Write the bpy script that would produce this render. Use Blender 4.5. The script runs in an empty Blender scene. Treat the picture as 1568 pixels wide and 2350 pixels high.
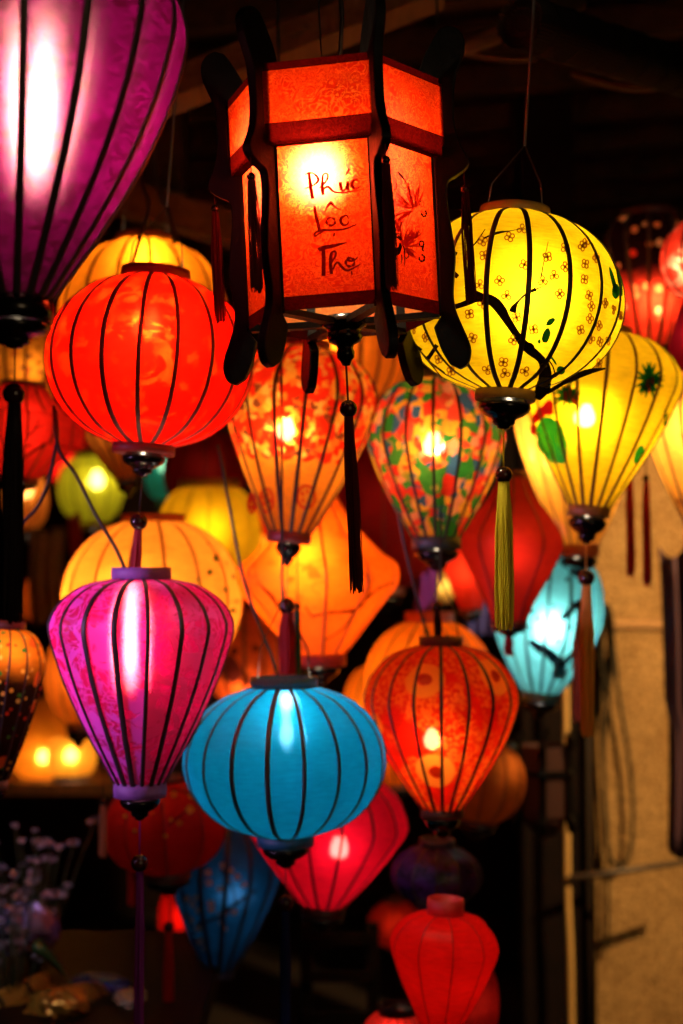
import bpy, bmesh, math, random
from mathutils import Vector, Matrix, noise
from math import radians, sin, cos, pi, asin, atan2, sqrt, tan

random.seed(7)
SC = bpy.context.scene
COL = SC.collection

# ------------------------------------------------------------------ camera
# picture units: the photograph read at 1568 x 2349, 50 mm lens on a 24 x 36 frame
W, H = 1568.0, 2349.0
F = H * 50.0 / 36.0
EYE = Vector((0, 0, 1.5))
PITCH = radians(2.9)
FWD = Vector((0, cos(PITCH), sin(PITCH)))
UPV = Vector((0, -sin(PITCH), cos(PITCH)))
cam = bpy.data.cameras.new('camera')
cam.sensor_fit = 'VERTICAL'
cam.sensor_height = 36
cam.sensor_width = 24
cam.lens = 50
cam.clip_start = 0.05
cam.clip_end = 100
cam.dof.use_dof = True
cam.dof.focus_distance = 2.0
cam.dof.aperture_fstop = 1.9
cam.dof.aperture_blades = 9
co = bpy.data.objects.new('camera', cam)
COL.objects.link(co)
co.location = EYE
co.rotation_euler = (radians(90) + PITCH, 0, 0)
SC.camera = co

# ------------------------------------------------------------------ world, lamps, exposure
w = bpy.data.worlds.new('World')
SC.world = w
w.use_nodes = True
w.node_tree.nodes['Background'].inputs[0].default_value = (0.35, 0.45, 1.0, 1)
w.node_tree.nodes['Background'].inputs[1].default_value = 0.0004
SC.view_settings.view_transform = 'Standard'
SC.view_settings.look = 'None'
SC.view_settings.exposure = 0
SC.view_settings.gamma = 1
SC.cycles.use_denoising = True
SC.cycles.max_bounces = 7
SC.cycles.diffuse_bounces = 4
SC.cycles.glossy_bounces = 3
SC.cycles.transmission_bounces = 5
SC.cycles.transparent_max_bounces = 8
SC.cycles.sample_clamp_indirect = 4
SC.cycles.caustics_refractive = True
SC.cycles.caustics_reflective = False


def lamp(name, kind, loc, target, power, col, size=0.1):
    d = bpy.data.lights.new(name, kind)
    d.energy = power
    d.color = col
    if kind == 'AREA':
        d.size = size
    else:
        d.shadow_soft_size = size
    if kind == 'SPOT':
        d.spot_size = radians(75)
        d.spot_blend = 0.7
    o = bpy.data.objects.new(name, d)
    COL.objects.link(o)
    o.location = loc
    o.rotation_euler = (Vector(target) - Vector(loc)).to_track_quat('-Z', 'Y').to_euler()
    return o


# warm shop lamp that lights the plaster wall; the other three are added fills without a visible source
lamp('wall_lamp', 'SPOT', (1.75, 2.75, 2.35), (1.05, 4.25, 1.3), 450, (1.0, 0.57, 0.20), 0.04)
sp = lamp('side_fill_spot', 'SPOT', (-1.9, 1.55, 1.65), (-0.40, 2.35, 1.42), 135, (0.82, 0.42, 1.0), 0.08)  # narrow spot added for the lilac sheen on the magenta lantern
sp.data.spot_size = radians(22)
sp.data.spot_blend = 0.6
sp = lamp('table_fill_spot', 'SPOT', (-0.95, 2.05, 1.9), (-0.68, 3.05, 0.62), 15, (0.95, 0.85, 0.85), 0.05)  # unseen spot added to brighten the goods on the table
sp.data.spot_size = radians(36)
lamp('front_fill', 'AREA', (1.3, -1.0, 1.9), (0.3, 2.8, 1.2), 12, (1.0, 0.66, 0.34), 0.7)  # soft fill added behind the camera for tassels and unlit lanterns


# ------------------------------------------------------------------ picture <-> place
def ray(px, py):
    return FWD + Vector(((px - W / 2) / F, 0, 0)) + UPV * ((H / 2 - py) / F)


def P(px, py, Y):
    d = ray(px, py)
    return EYE + d * (Y / d.y)


# ------------------------------------------------------------------ objects
def link(name, data, parent=None):
    o = bpy.data.objects.new(name, data)
    COL.objects.link(o)
    if parent is not None:
        o.parent = parent
    return o


def tag(o, label=None, cat=None, group=None, kind=None):
    if label: o['label'] = label
    if cat: o['category'] = cat
    if group: o['group'] = group
    if kind: o['kind'] = kind
    return o


def mesh(name, verts, faces, mat=None, smooth=True):
    m = bpy.data.meshes.new(name)
    m.from_pydata([tuple(v) for v in verts], [], faces)
    if smooth:
        m.polygons.foreach_set('use_smooth', [True] * len(m.polygons))
    if mat: m.materials.append(mat)
    m.update()
    return m


class MB:
    """collects shapes of ONE piece"""
    def __init__(s):
        s.v = []; s.f = []

    def add(s, v, f):
        n = len(s.v)
        s.v += [Vector(a) for a in v]
        s.f += [tuple(i + n for i in q) for q in f]
        return s

    def tube(s, pts, rad, k=6, caps=True):
        pts = [Vector(p) for p in pts]
        n = len(pts)
        if not hasattr(rad, '__len__'): rad = [rad] * n
        v = []; f = []
        prev = None
        for i, p in enumerate(pts):
            t = (pts[min(i + 1, n - 1)] - pts[max(i - 1, 0)]).normalized()
            if prev is None:
                a = t.orthogonal().normalized()
            else:
                a = (prev - t * prev.dot(t)).normalized()
            prev = a
            b = t.cross(a)
            for j in range(k):
                an = 2 * pi * j / k
                v.append(p + (a * cos(an) + b * sin(an)) * rad[i])
        for i in range(n - 1):
            for j in range(k):
                f.append((i * k + j, i * k + (j + 1) % k, (i + 1) * k + (j + 1) % k, (i + 1) * k + j))
        if caps:
            f.append(tuple(range(k - 1, -1, -1)))
            f.append(tuple((n - 1) * k + j for j in range(k)))
        return s.add(v, f)

    def lathe(s, prof, k=28, c=(0, 0, 0), caps=False):
        c = Vector(c)
        v = []; f = []
        for (r, z) in prof:
            for j in range(k):
                a = 2 * pi * j / k
                v.append(c + Vector((r * cos(a), r * sin(a), z)))
        n = len(prof)
        for i in range(n - 1):
            for j in range(k):
                f.append((i * k + j, i * k + (j + 1) % k, (i + 1) * k + (j + 1) % k, (i + 1) * k + j))
        if caps:
            f.append(tuple(range(k - 1, -1, -1)))
            f.append(tuple((n - 1) * k + j for j in range(k)))
        return s.add(v, f)

    def ball(s, c, r, k=16, sz=1.0):
        n = max(6, k // 2)
        return s.lathe([(max(r * sin(pi * i / n), 1e-5), -r * sz * cos(pi * i / n)) for i in range(n + 1)], k, c)

    def box(s, M, sx, sy, sz):
        v = [M @ Vector((x * sx / 2, y * sy / 2, z * sz / 2)) for x in (-1, 1) for y in (-1, 1) for z in (-1, 1)]
        return s.add(v, [(0, 1, 3, 2), (4, 6, 7, 5), (0, 4, 5, 1), (2, 3, 7, 6), (0, 2, 6, 4), (1, 5, 7, 3)])

    def build(s, name, mat, parent=None, smooth=True):
        return link(name, mesh(name, s.v, s.f, mat, smooth), parent)


def beam(A, B, wx, wz):
    """a square-section bar from A to B as box matrix + sizes"""
    A = Vector(A); B = Vector(B)
    d = B - A
    M = Matrix.Translation((A + B) / 2) @ d.to_track_quat('Y', 'Z').to_matrix().to_4x4()
    return M, wx, d.length, wz


def spline(pts, n):
    """centripetal-ish Catmull-Rom through points of any dimension"""
    pts = [tuple(p) for p in pts]
    if len(pts) < 3:
        return [tuple(a + (b - a) * i / n for a, b in zip(pts[0], pts[1])) for i in range(n + 1)]
    q = [tuple(2 * a - b for a, b in zip(pts[0], pts[1]))] + pts + [tuple(2 * a - b for a, b in zip(pts[-1], pts[-2]))]
    out = []
    segs = len(pts) - 1
    for i in range(n + 1):
        u = i / n * segs
        k = min(int(u), segs - 1)
        t = u - k
        p0, p1, p2, p3 = q[k:k + 4]
        out.append(tuple(0.5 * (2 * b + (c - a) * t + (2 * a - 5 * b + 4 * c - d) * t * t + (3 * b - a - 3 * c + d) * t ** 3)
                         for a, b, c, d in zip(p0, p1, p2, p3)))
    return out


# ------------------------------------------------------------------ materials
def nd(nt, t, ins=None, **props):
    n = nt.nodes.new(t)
    for k, v in props.items():
        setattr(n, k, v)
    for k, v in (ins or {}).items():
        s = n.inputs[k]
        if isinstance(v, bpy.types.NodeSocket):
            nt.links.new(v, s)
        elif hasattr(v, '__len__') and len(v) == 3 and s.type == 'RGBA':
            s.default_value = (*v, 1)
        else:
            s.default_value = v
    return n


def newmat(name):
    m = bpy.data.materials.new(name)
    m.use_nodes = True
    nt = m.node_tree
    nt.nodes.clear()
    return m, nt, nt.nodes.new('ShaderNodeOutputMaterial')


def mixc(nt, fac, a, b, mode='MIX'):
    n = nt.nodes.new('ShaderNodeMix')
    n.data_type = 'RGBA'
    n.blend_type = mode
    for i, v in ((0, fac), (6, a), (7, b)):
        s = n.inputs[i]
        if isinstance(v, bpy.types.NodeSocket): nt.links.new(v, s)
        elif hasattr(v, '__len__'): s.default_value = (*v[:3], 1)
        else: s.default_value = v
    return n.outputs[2]


def ramp(nt, fac, stops, interp='LINEAR'):
    n = nt.nodes.new('ShaderNodeValToRGB')
    cr = n.color_ramp
    cr.interpolation = interp
    while len(cr.elements) < len(stops): cr.elements.new(0.5)
    for e, (p, c) in zip(cr.elements, stops):
        e.position = p
        e.color = (*c, 1) if hasattr(c, '__len__') else (c, c, c, 1)
    nt.links.new(fac, n.inputs[0])
    return n.outputs[0]


def math_(nt, op, a, b=0.0, c=0.0):
    n = nt.nodes.new('ShaderNodeMath')
    n.operation = op
    for i, v in enumerate((a, b, c)):
        if isinstance(v, bpy.types.NodeSocket): nt.links.new(v, n.inputs[i])
        else: n.inputs[i].default_value = v
    return n.outputs[0]


def surface(name, col, rough=0.6, metal=0.0, var=0.25, scale=30, bump=0.0, spec=0.5):
    m, nt, out = newmat(name)
    tc = nd(nt, 'ShaderNodeTexCoord')
    nz = nd(nt, 'ShaderNodeTexNoise', {'Vector': tc.outputs['Object'], 'Scale': scale, 'Detail': 6.0, 'Roughness': 0.6})
    c = mixc(nt, nz.outputs[0], tuple(x * (1 - var) for x in col), tuple(min(1, x * (1 + var)) for x in col))
    b = nd(nt, 'ShaderNodeBsdfPrincipled', {'Base Color': c, 'Roughness': rough, 'Metallic': metal, 'Specular IOR Level': spec})
    if bump:
        bp = nd(nt, 'ShaderNodeBump', {'Height': nz.outputs[0], 'Strength': bump, 'Distance': 0.01})
        nt.links.new(bp.outputs[0], b.inputs['Normal'])
    nt.links.new(b.outputs[0], out.inputs[0])
    return m


def wood(name, col, scale=18, rough=0.6):
    m, nt, out = newmat(name)
    tc = nd(nt, 'ShaderNodeTexCoord')
    mp = nd(nt, 'ShaderNodeMapping', {'Vector': tc.outputs['Object'], 'Scale': (scale, scale * 0.08, scale)})
    nz = nd(nt, 'ShaderNodeTexNoise', {'Vector': mp.outputs[0], 'Scale': 1.5, 'Detail': 8.0, 'Roughness': 0.65, 'Distortion': 0.6})
    c = ramp(nt, nz.outputs[0], [(0.25, tuple(x * 0.35 for x in col)), (0.55, col), (0.8, tuple(min(1, x * 1.6) for x in col))])
    b = nd(nt, 'ShaderNodeBsdfPrincipled', {'Base Color': c, 'Roughness': rough, 'Specular IOR Level': 0.12})
    bp = nd(nt, 'ShaderNodeBump', {'Height': nz.outputs[0], 'Strength': 0.4, 'Distance': 0.004})
    nt.links.new(bp.outputs[0], b.inputs['Normal'])
    nt.links.new(b.outputs[0], out.inputs[0])
    return m


def glow(name, col, strength):
    m, nt, out = newmat(name)
    e = nd(nt, 'ShaderNodeEmission', {'Color': col, 'Strength': strength})
    nt.links.new(e.outputs[0], out.inputs[0])
    return m


def sheer(name, col, trans=0.5, rough=0.6, spec=0.006):
    """paint or thread that lets some light through"""
    m, nt, out = newmat(name)
    d = nd(nt, 'ShaderNodeBsdfDiffuse', {'Color': col})
    t = nd(nt, 'ShaderNodeBsdfTranslucent', {'Color': col})
    mx = nd(nt, 'ShaderNodeMixShader', {0: trans, 1: d.outputs[0], 2: t.outputs[0]})
    g = nd(nt, 'ShaderNodeBsdfGlossy', {'Color': (1, 1, 1), 'Roughness': rough})
    m2 = nd(nt, 'ShaderNodeMixShader', {0: spec, 1: mx.outputs[0], 2: g.outputs[0]})
    nt.links.new(m2.outputs[0], out.inputs[0])
    return m


def sc3(c, k):
    return tuple(min(1.0, max(0.0, x * k)) for x in c)


def cloth(name, root, col, refl=None, pat='plain', thru=0.75, hot=0.3, hot_rough=0.7, ior=1.28,
          sheen=0.006, c2=None, scale=1.0, pats=None, hw=0.03, shoulder=None, streak=0.0, lining=None, glo=0.35):
    """lantern silk: reflects, scatters light through and lets part of it through half-straight
    (the bright spot where the bulb hangs). Patterns are woven or printed colours."""
    m, nt, out = newmat(name)
    refl = refl or sc3(col, 0.55)
    tc = nd(nt, 'ShaderNodeTexCoord')
    tc.object = root
    vec = tc.outputs['Object']

    def nz(s, d=4.0, dist=0.0, rough=0.55, off=0.0):
        v = vec
        if off:
            v = nd(nt, 'ShaderNodeVectorMath', {0: vec, 1: (off, off * 1.7, off * 0.6)}, operation='ADD').outputs[0]
        return nd(nt, 'ShaderNodeTexNoise', {'Vector': v, 'Scale': s, 'Detail': d, 'Distortion': dist, 'Roughness': rough}).outputs[0]

    def veins(s, dist, wdt, off=0.0):
        n = nz(s, 2.0, dist, 0.5, off)
        a = math_(nt, 'ABSOLUTE', math_(nt, 'SUBTRACT', n, 0.5))
        return ramp(nt, a, [(0.0, 1.0), (wdt, 0.0)])

    def voro(s, off=0.0, warp=0.35):
        n = nd(nt, 'ShaderNodeTexNoise', {'Vector': vec, 'Scale': s * 1.6, 'Detail': 2.0})
        wv = nd(nt, 'ShaderNodeVectorMath', {0: n.outputs['Color'], 1: (0.5, 0.5, 0.5)}, operation='SUBTRACT').outputs[0]
        wv = nd(nt, 'ShaderNodeVectorMath', {0: wv, 'Scale': warp / s}, operation='SCALE').outputs[0]
        v = nd(nt, 'ShaderNodeVectorMath', {0: vec, 1: wv}, operation='ADD').outputs[0]
        v = nd(nt, 'ShaderNodeVectorMath', {0: v, 1: (off, off, off * 0.4)}, operation='ADD').outputs[0]
        return nd(nt, 'ShaderNodeTexVoronoi', {'Vector': v, 'Scale': s})

    mpw = nd(nt, 'ShaderNodeMapping', {'Vector': vec, 'Scale': (0.16, 0.16, 1.0)})
    slub = nd(nt, 'ShaderNodeTexNoise', {'Vector': mpw.outputs[0], 'Scale': 260.0, 'Detail': 3.0, 'Roughness': 0.6}).outputs[0]
    blot = nz(22.0, 5.0, 0.8, 0.6, 1.3)
    weave = ramp(nt, math_(nt, 'MULTIPLY_ADD', slub, 0.55, math_(nt, 'MULTIPLY', blot, 0.45)), [(0.34, 0.0), (0.66, 1.0)])
    tcol = mixc(nt, weave, sc3(col, 0.66), col)
    rcol = mixc(nt, weave, sc3(refl, 0.8), refl)
    fine = None
    if pat == 'mottle':
        f = ramp(nt, nz(9 * scale, 5.0, 1.2), [(0.42, 0.0), (0.62, 1.0)])
        f2 = ramp(nt, nz(16 * scale, 6.0, 2.0, 0.6, 3.0), [(0.5, 0.0), (0.58, 1.0)])
        tcol = mixc(nt, math_(nt, 'MULTIPLY', f, f2), tcol, c2 or sc3(col, 1.5))
    elif pat == 'brocade':
        v1 = veins(34 * scale, 2.6, 0.075)
        v2 = veins(62 * scale, 3.2, 0.09, 4.0)
        patch = ramp(nt, nz(13 * scale, 3.0, 0.5, 0.5, 9.0), [(0.44, 0.0), (0.54, 1.0)])
        f = math_(nt, 'MAXIMUM', math_(nt, 'MULTIPLY', v1, patch), math_(nt, 'MULTIPLY', v2, math_(nt, 'SUBTRACT', 1.0, patch)))
        tcol = mixc(nt, f, sc3(col, 0.62) , c2 or col)
        rcol = mixc(nt, f, sc3(refl, 0.4), refl)
        fine = f
    elif pat == 'damask':
        v1 = veins(22 * scale, 2.2, 0.11)
        leaf = ramp(nt, nz(20 * scale, 3.0, 1.8, 0.5, 5.0), [(0.47, 0.0), (0.53, 1.0)])
        f = math_(nt, 'MAXIMUM', math_(nt, 'MULTIPLY', v1, 0.8), leaf)
        tcol = mixc(nt, f, col, c2 or sc3(col, 0.7))
        rcol = mixc(nt, f, sc3(refl, 0.10), refl)
        fine = f
    elif pat == 'satin':
        mp = nd(nt, 'ShaderNodeMapping', {'Vector': vec, 'Scale': (1.0, 1.0, 2.2)})
        n = nd(nt, 'ShaderNodeTexNoise', {'Vector': mp.outputs[0], 'Scale': 42 * scale, 'Detail': 5.0, 'Distortion': 1.8}).outputs[0]
        n2 = nz(12 * scale, 5.0, 1.0, 0.6, 2.0)
        f = ramp(nt, n, [(0.40, 0.0), (0.60, 1.0)])
        tcol = mixc(nt, math_(nt, 'MULTIPLY', f, 0.95), col, c2 or sc3(col, 0.6))
        tcol = mixc(nt, ramp(nt, n2, [(0.45, 0.0), (0.65, 0.5)]), tcol, sc3(col, 0.5))
        rcol = mixc(nt, f, sc3(refl, 0.5), refl)
        fine = f
    elif pat == 'floral':
        # printed flowers: cells of colour over cells of colour
        va = voro(15 * scale)
        sep = nd(nt, 'ShaderNodeSeparateColor', {0: va.outputs['Color']})
        ca = ramp(nt, sep.outputs[0], pats, 'CONSTANT')
        ctr = ramp(nt, va.outputs['Distance'], [(0.0, 1.0), (0.16, 1.0), (0.24, 0.0)])
        vb = voro(34 * scale, 3.0)
        sepb = nd(nt, 'ShaderNodeSeparateColor', {0: vb.outputs['Color']})
        cb = ramp(nt, sepb.outputs[1], pats[::-1] and [(p, c) for (p, _), (_, c) in zip(pats, pats[::-1])], 'CONSTANT')
        f = ramp(nt, nz(11 * scale, 3.0, 0.6, 0.5, 7.0), [(0.46, 0.0), (0.52, 1.0)])
        tcol = mixc(nt, f, ca, cb)
        tcol = mixc(nt, math_(nt, 'MULTIPLY', ctr, 0.7), tcol, c2 or (1, 0.75, 0.25))
        tcol = mixc(nt, weave, sc3((.8, .8, .8), 1), (1, 1, 1), 'MIX') and mixc(nt, 1.0, tcol, mixc(nt, weave, (.8, .8, .8), (1, 1, 1)), 'MULTIPLY')
        rcol = mixc(nt, 1.0, tcol, (0.55, 0.55, 0.55), 'MULTIPLY')
    elif pat == 'speckle':
        # dark ground with many small printed flowers
        vb = voro(46 * scale, 1.0, 0.2)
        sepb = nd(nt, 'ShaderNodeSeparateColor', {0: vb.outputs['Color']})
        dot = ramp(nt, vb.outputs['Distance'], [(0.0, 1.0), (0.26, 1.0), (0.36, 0.0)])
        pick = ramp(nt, sepb.outputs[0], [(0.0, 0.0), (0.45, 1.0)], 'CONSTANT')
        fc = ramp(nt, sepb.outputs[1], pats, 'CONSTANT')
        if shoulder:
            sepz = nd(nt, 'ShaderNodeSeparateXYZ', {0: vec})
            zz = math_(nt, 'ADD', sepz.outputs[2], math_(nt, 'MULTIPLY', nz(30, 3.0), 0.03))
            up = nd(nt, 'ShaderNodeMapRange', {'Value': zz, 'From Min': shoulder[0], 'From Max': shoulder[1]}).outputs[0]
            tcol = mixc(nt, up, tcol, shoulder[2])
        tcol = mixc(nt, math_(nt, 'MULTIPLY', dot, pick), tcol, fc)
        big = voro(13 * scale, 5.0, 0.5)
        bdot = ramp(nt, big.outputs['Distance'], [(0.0, 1.0), (0.24, 1.0), (0.3, 0.0)])
        sb = nd(nt, 'ShaderNodeSeparateColor', {0: big.outputs['Color']})
        bp = ramp(nt, sb.outputs[0], [(0.0, 0.0), (0.62, 1.0)], 'CONSTANT')
        tcol = mixc(nt, math_(nt, 'MULTIPLY', bdot, bp), tcol, c2 or (1, 0.2, 0.03))
        rcol = mixc(nt, 1.0, tcol, (0.5, 0.5, 0.5), 'MULTIPLY')
    elif pat == 'scallop':
        # red flowered upper half, golden lower half with a wavy border
        sepz = nd(nt, 'ShaderNodeSeparateXYZ', {0: vec})
        ang = math_(nt, 'ARCTAN2', sepz.outputs[0], sepz.outputs[1])
        wv = math_(nt, 'MULTIPLY', math_(nt, 'ABSOLUTE', math_(nt, 'SINE', math_(nt, 'MULTIPLY', ang, 9.0))), 0.011)
        low = math_(nt, 'LESS_THAN', math_(nt, 'ADD', sepz.outputs[2], wv), scale)
        va = voro(75, 0.0, 0.8)
        sa = nd(nt, 'ShaderNodeSeparateColor', {0: va.outputs['Color']})
        ca = ramp(nt, sa.outputs[0], pats, 'CONSTANT')
        patch = ramp(nt, nz(24, 4.0, 0.9), [(0.42, 0.0), (0.50, 1.0)])
        up = mixc(nt, patch, col, ca)
        gold = mixc(nt, veins(40, 2.2, 0.07), c2, (0.75, 0.2, 0.02))
        tcol = mixc(nt, low, up, gold)
        rcol = mixc(nt, 1.0, tcol, (0.5, 0.5, 0.5), 'MULTIPLY')
    elif pat == 'lace':
        # red print: speckled sunflower patches over plain red
        patch = ramp(nt, nz(8, 3.0, 0.9), [(0.43, 0.0), (0.5, 1.0)])
        spk = ramp(nt, nz(130, 3.0), [(0.44, 0.0), (0.56, 1.0)])
        f = math_(nt, 'MULTIPLY', patch, spk)
        va = voro(9.5, 2.0, 0.15)
        pet = ramp(nt, va.outputs['Distance'], [(0.0, 0.0), (0.13, 0.0), (0.15, 1.0), (0.33, 1.0), (0.37, 0.0)])
        tcol = mixc(nt, f, tcol, c2)
        pk = ramp(nt, nd(nt, 'ShaderNodeSeparateColor', {0: va.outputs['Color']}).outputs[0], [(0.0, 0.0), (0.45, 1.0)], 'CONSTANT')
        pet = math_(nt, 'MULTIPLY', pet, pk)
        tcol = mixc(nt, math_(nt, 'MULTIPLY', pet, 0.9), tcol, (1.0, c2[1] * 2.0, c2[2] * 2.0))
        dk = ramp(nt, va.outputs['Distance'], [(0.0, 1.0), (0.11, 1.0), (0.14, 0.0)])
        tcol = mixc(nt, math_(nt, 'MULTIPLY', math_(nt, 'MULTIPLY', dk, pk), 0.8), tcol, (0.25, 0.01, 0.0))
        rcol = mixc(nt, 1.0, tcol, (0.5, 0.4, 0.4), 'MULTIPLY')
    elif pat == 'twigs':
        v = veins(7 * scale, 1.5, 0.02)
        g = ramp(nt, nz(24, 2.0, 0.4, 0.5, 6.0), [(0.6, 0.0), (0.64, 1.0)])
        f = math_(nt, 'MULTIPLY', math_(nt, 'MAXIMUM', v, g), ramp(nt, nz(6, 2.0, 0, 0.5, 2.0), [(0.42, 0.0), (0.52, 0.8)]))
        tcol = mixc(nt, f, tcol, c2 or sc3(col, 0.25))

    nodes = {}
    if fine is not None:
        bp = nd(nt, 'ShaderNodeBump', {'Height': fine, 'Strength': 0.35, 'Distance': 0.002})
    else:
        bp = nd(nt, 'ShaderNodeBump', {'Height': nz(90, 4.0), 'Strength': 0.12, 'Distance': 0.003})
    nrm = bp.outputs[0]
    d = nd(nt, 'ShaderNodeBsdfDiffuse', {'Color': rcol, 'Normal': nrm})
    t = nd(nt, 'ShaderNodeBsdfTranslucent', {'Color': tcol})
    hc = mixc(nt, hw, tcol, (1, 0.85, 0.65))
    r = nd(nt, 'ShaderNodeBsdfRefraction', {'Color': hc, 'Roughness': hot_rough, 'IOR': ior})
    if streak:
        # the weft threads spread the straight light up and down
        geo = nd(nt, 'ShaderNodeNewGeometry')
        wn = nd(nt, 'ShaderNodeTexWhiteNoise', {'Vector': geo.outputs['Position']}, noise_dimensions='3D').outputs[0]
        g_ = math_(nt, 'SUBTRACT', wn, 0.5)
        g_ = math_(nt, 'MULTIPLY', math_(nt, 'MULTIPLY', g_, math_(nt, 'MULTIPLY', g_, g_)), streak * 8.0)
        tz_ = nd(nt, 'ShaderNodeCombineXYZ', {'Z': g_}).outputs[0]
        nn = nd(nt, 'ShaderNodeVectorMath', {0: geo.outputs['Normal'], 1: tz_}, operation='ADD').outputs[0]
        nn = nd(nt, 'ShaderNodeVectorMath', {0: nn}, operation='NORMALIZE').outputs[0]
        nt.links.new(nn, r.inputs['Normal'])
    if lining:
        geo = nd(nt, 'ShaderNodeNewGeometry')
        nt.links.new(mixc(nt, geo.outputs['Backfacing'], rcol, lining), d.inputs['Color'])
    if pat not in ('plain', 'mottle', 'twigs', 'lace'):
        tcol = mixc(nt, 1.0, tcol, mixc(nt, weave, (.72, .72, .72), (1, 1, 1)), 'MULTIPLY')
        nt.links.new(tcol, t.inputs['Color'])
    r2 = nd(nt, 'ShaderNodeBsdfRefraction', {'Color': tcol, 'Roughness': 1.0, 'IOR': 1.5})
    tg = nd(nt, 'ShaderNodeMixShader', {0: glo, 1: t.outputs[0], 2: r2.outputs[0]})
    tr = nd(nt, 'ShaderNodeMixShader', {0: hot, 1: tg.outputs[0], 2: r.outputs[0]})
    m1 = nd(nt, 'ShaderNodeMixShader', {0: thru, 1: d.outputs[0], 2: tr.outputs[0]})
    g = nd(nt, 'ShaderNodeBsdfGlossy', {'Color': mixc(nt, 0.5, rcol, (1, 1, 1)), 'Roughness': 0.38, 'Normal': nrm})
    m2 = nd(nt, 'ShaderNodeMixShader', {0: sheen, 1: m1.outputs[0], 2: g.outputs[0]})
    nt.links.new(m2.outputs[0], out.inputs[0])
    return m


M_RIB = surface('rib_lacquer', (0.018, 0.008, 0.006), 0.55, var=0.4)
M_RIB_RED = surface('rib_red', (0.10, 0.006, 0.004), 0.6, var=0.4)
M_RIB_BROWN = surface('rib_brown', (0.10, 0.03, 0.008), 0.6, var=0.4)
M_LACQ = surface('black_lacquer', (0.003, 0.0025, 0.0025), 0.22, spec=0.22)
M_BLACKWOOD = surface('black_wood', (0.0012, 0.0008, 0.0006), 0.5, var=0.5, scale=40, bump=0.15, spec=0.10)
M_BEAD = surface('dark_bead', (0.020, 0.004, 0.003), 0.2, spec=0.3)
M_WIRE = surface('black_wire', (0.008, 0.008, 0.009), 0.45)
M_STEEL = surface('thin_wire', (0.06, 0.045, 0.035), 0.45, metal=0.5)
M_SOCKET = surface('bulb_socket', (0.02, 0.02, 0.02), 0.4)


# ------------------------------------------------------------------ lantern kit
class Lan:
    pass


def round_prof(R, rb, rt, flat=1.0, n=9):
    a0 = asin(min(1, rb / R)); a1 = pi - asin(min(1, rt / R))
    z0, z1 = -cos(a0), -cos(a1)
    out = []
    for i in range(n):
        a = a0 + (a1 - a0) * i / (n - 1)
        out.append(((-cos(a) - z0) / (z1 - z0), R * sin(a) ** flat))
    return out


def tear_prof(R, rb, rt, tmax=0.72, lin=0.5, top=1.15):
    out = []
    for u in (0, .15, .32, .5, .68, .84):
        k = lin * u + (1 - lin) * sin(u * pi / 2)
        out.append((u * tmax, rb + (R - rb) * k))
    for u in (0, .3, .55, .75, .9, 1.0):
        e = sqrt(max(0, 1 - u * u)) ** top
        out.append((tmax + (1 - tmax) * u, rt + (R - rt) * e))
    return out


def diamond_prof(R, rb, rt, tmax=0.5, soft=0.05):
    return [(0, rb), (tmax * .33, rb + (R - rb) * .36), (tmax * .7, rb + (R - rb) * .76), (tmax * (1 - soft), R * .975),
            (tmax + (1 - tmax) * soft, R * .975), (tmax + (1 - tmax) * .3, rt + (R - rt) * .68), (tmax + (1 - tmax) * .66, rt + (R - rt) * .26), (1, rt)]


def strands(mb, top, length, width, n, rnd, thick=0.0011, k=3, fray=0.15):
    """threads of a tassel, hanging from top (local) downwards"""
    for i in range(n):
        a = 2 * pi * i / n * 2.39996 * n / 6.28 if n > 3 else 0
        a = i * 2.39996
        q = sqrt((i + .5) / n)
        r0 = width * 0.30 * q
        r1 = width * 0.5 * q * (0.9 + 0.3 * rnd.random())
        L = length * (1 - fray * rnd.random() * 0.5)
        ph = rnd.random() * 6.28
        pts = []
        for j in range(7):
            u = j / 6
            r = r0 + (r1 - r0) * min(1, u * 3.0)
            wob = width * 0.035 * sin(ph + u * 7)
            pts.append((top[0] + cos(a) * r + wob, top[1] + sin(a) * r, top[2] - L * u))
        mb.tube(pts, thick, k, False)
    return mb


def add_tassel(root, z0, z1, beadr, z2, width, mcord, mthread, mbead=None, n=26, thick=0.0013, x=0.0, y=0.0, cordr=0.0011, neck=True, part='tassel'):
    """cord from z0 to the bead at z1, threads down to z2 (local to root)"""
    rnd = random.Random(int(abs(z2) * 1e5) % 9973)
    mb = MB()
    zt = z1 - beadr * 0.8
    strands(mb, (x, y, zt), zt - z2, width, n, rnd, thick)
    if neck:
        mb.lathe([(width * .14, 0.0), (width * .30, -width * .25), (width * .36, -width * .7), (width * .40, -width * 1.3), (width * .44, -(zt - z2) * .5), (width * .40, -(zt - z2) * .9)], 10, (x, y, zt))
    t = mb.build(part, mthread, root)
    MB().ball((x, y, z1), beadr, 18).build('bead', mbead or M_BEAD, t)
    MB().tube([(x, y, z0), (x, y, (z0 + z1) / 2), (x, y, z1 + beadr * .9)], cordr, 5).build('cord', mcord, t)
    return t


BULB_MESH = None


def bulb_mesh(mat):
    mb = MB()
    mb.lathe([(1e-5, -1.0), (.45, -.9), (.8, -.6), (.98, -.15), (.95, .3), (.7, .8), (.48, 1.15), (.42, 1.4), (1e-5, 1.4)], 12)
    return mesh('bulb', mb.v, mb.f, mat)


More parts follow.
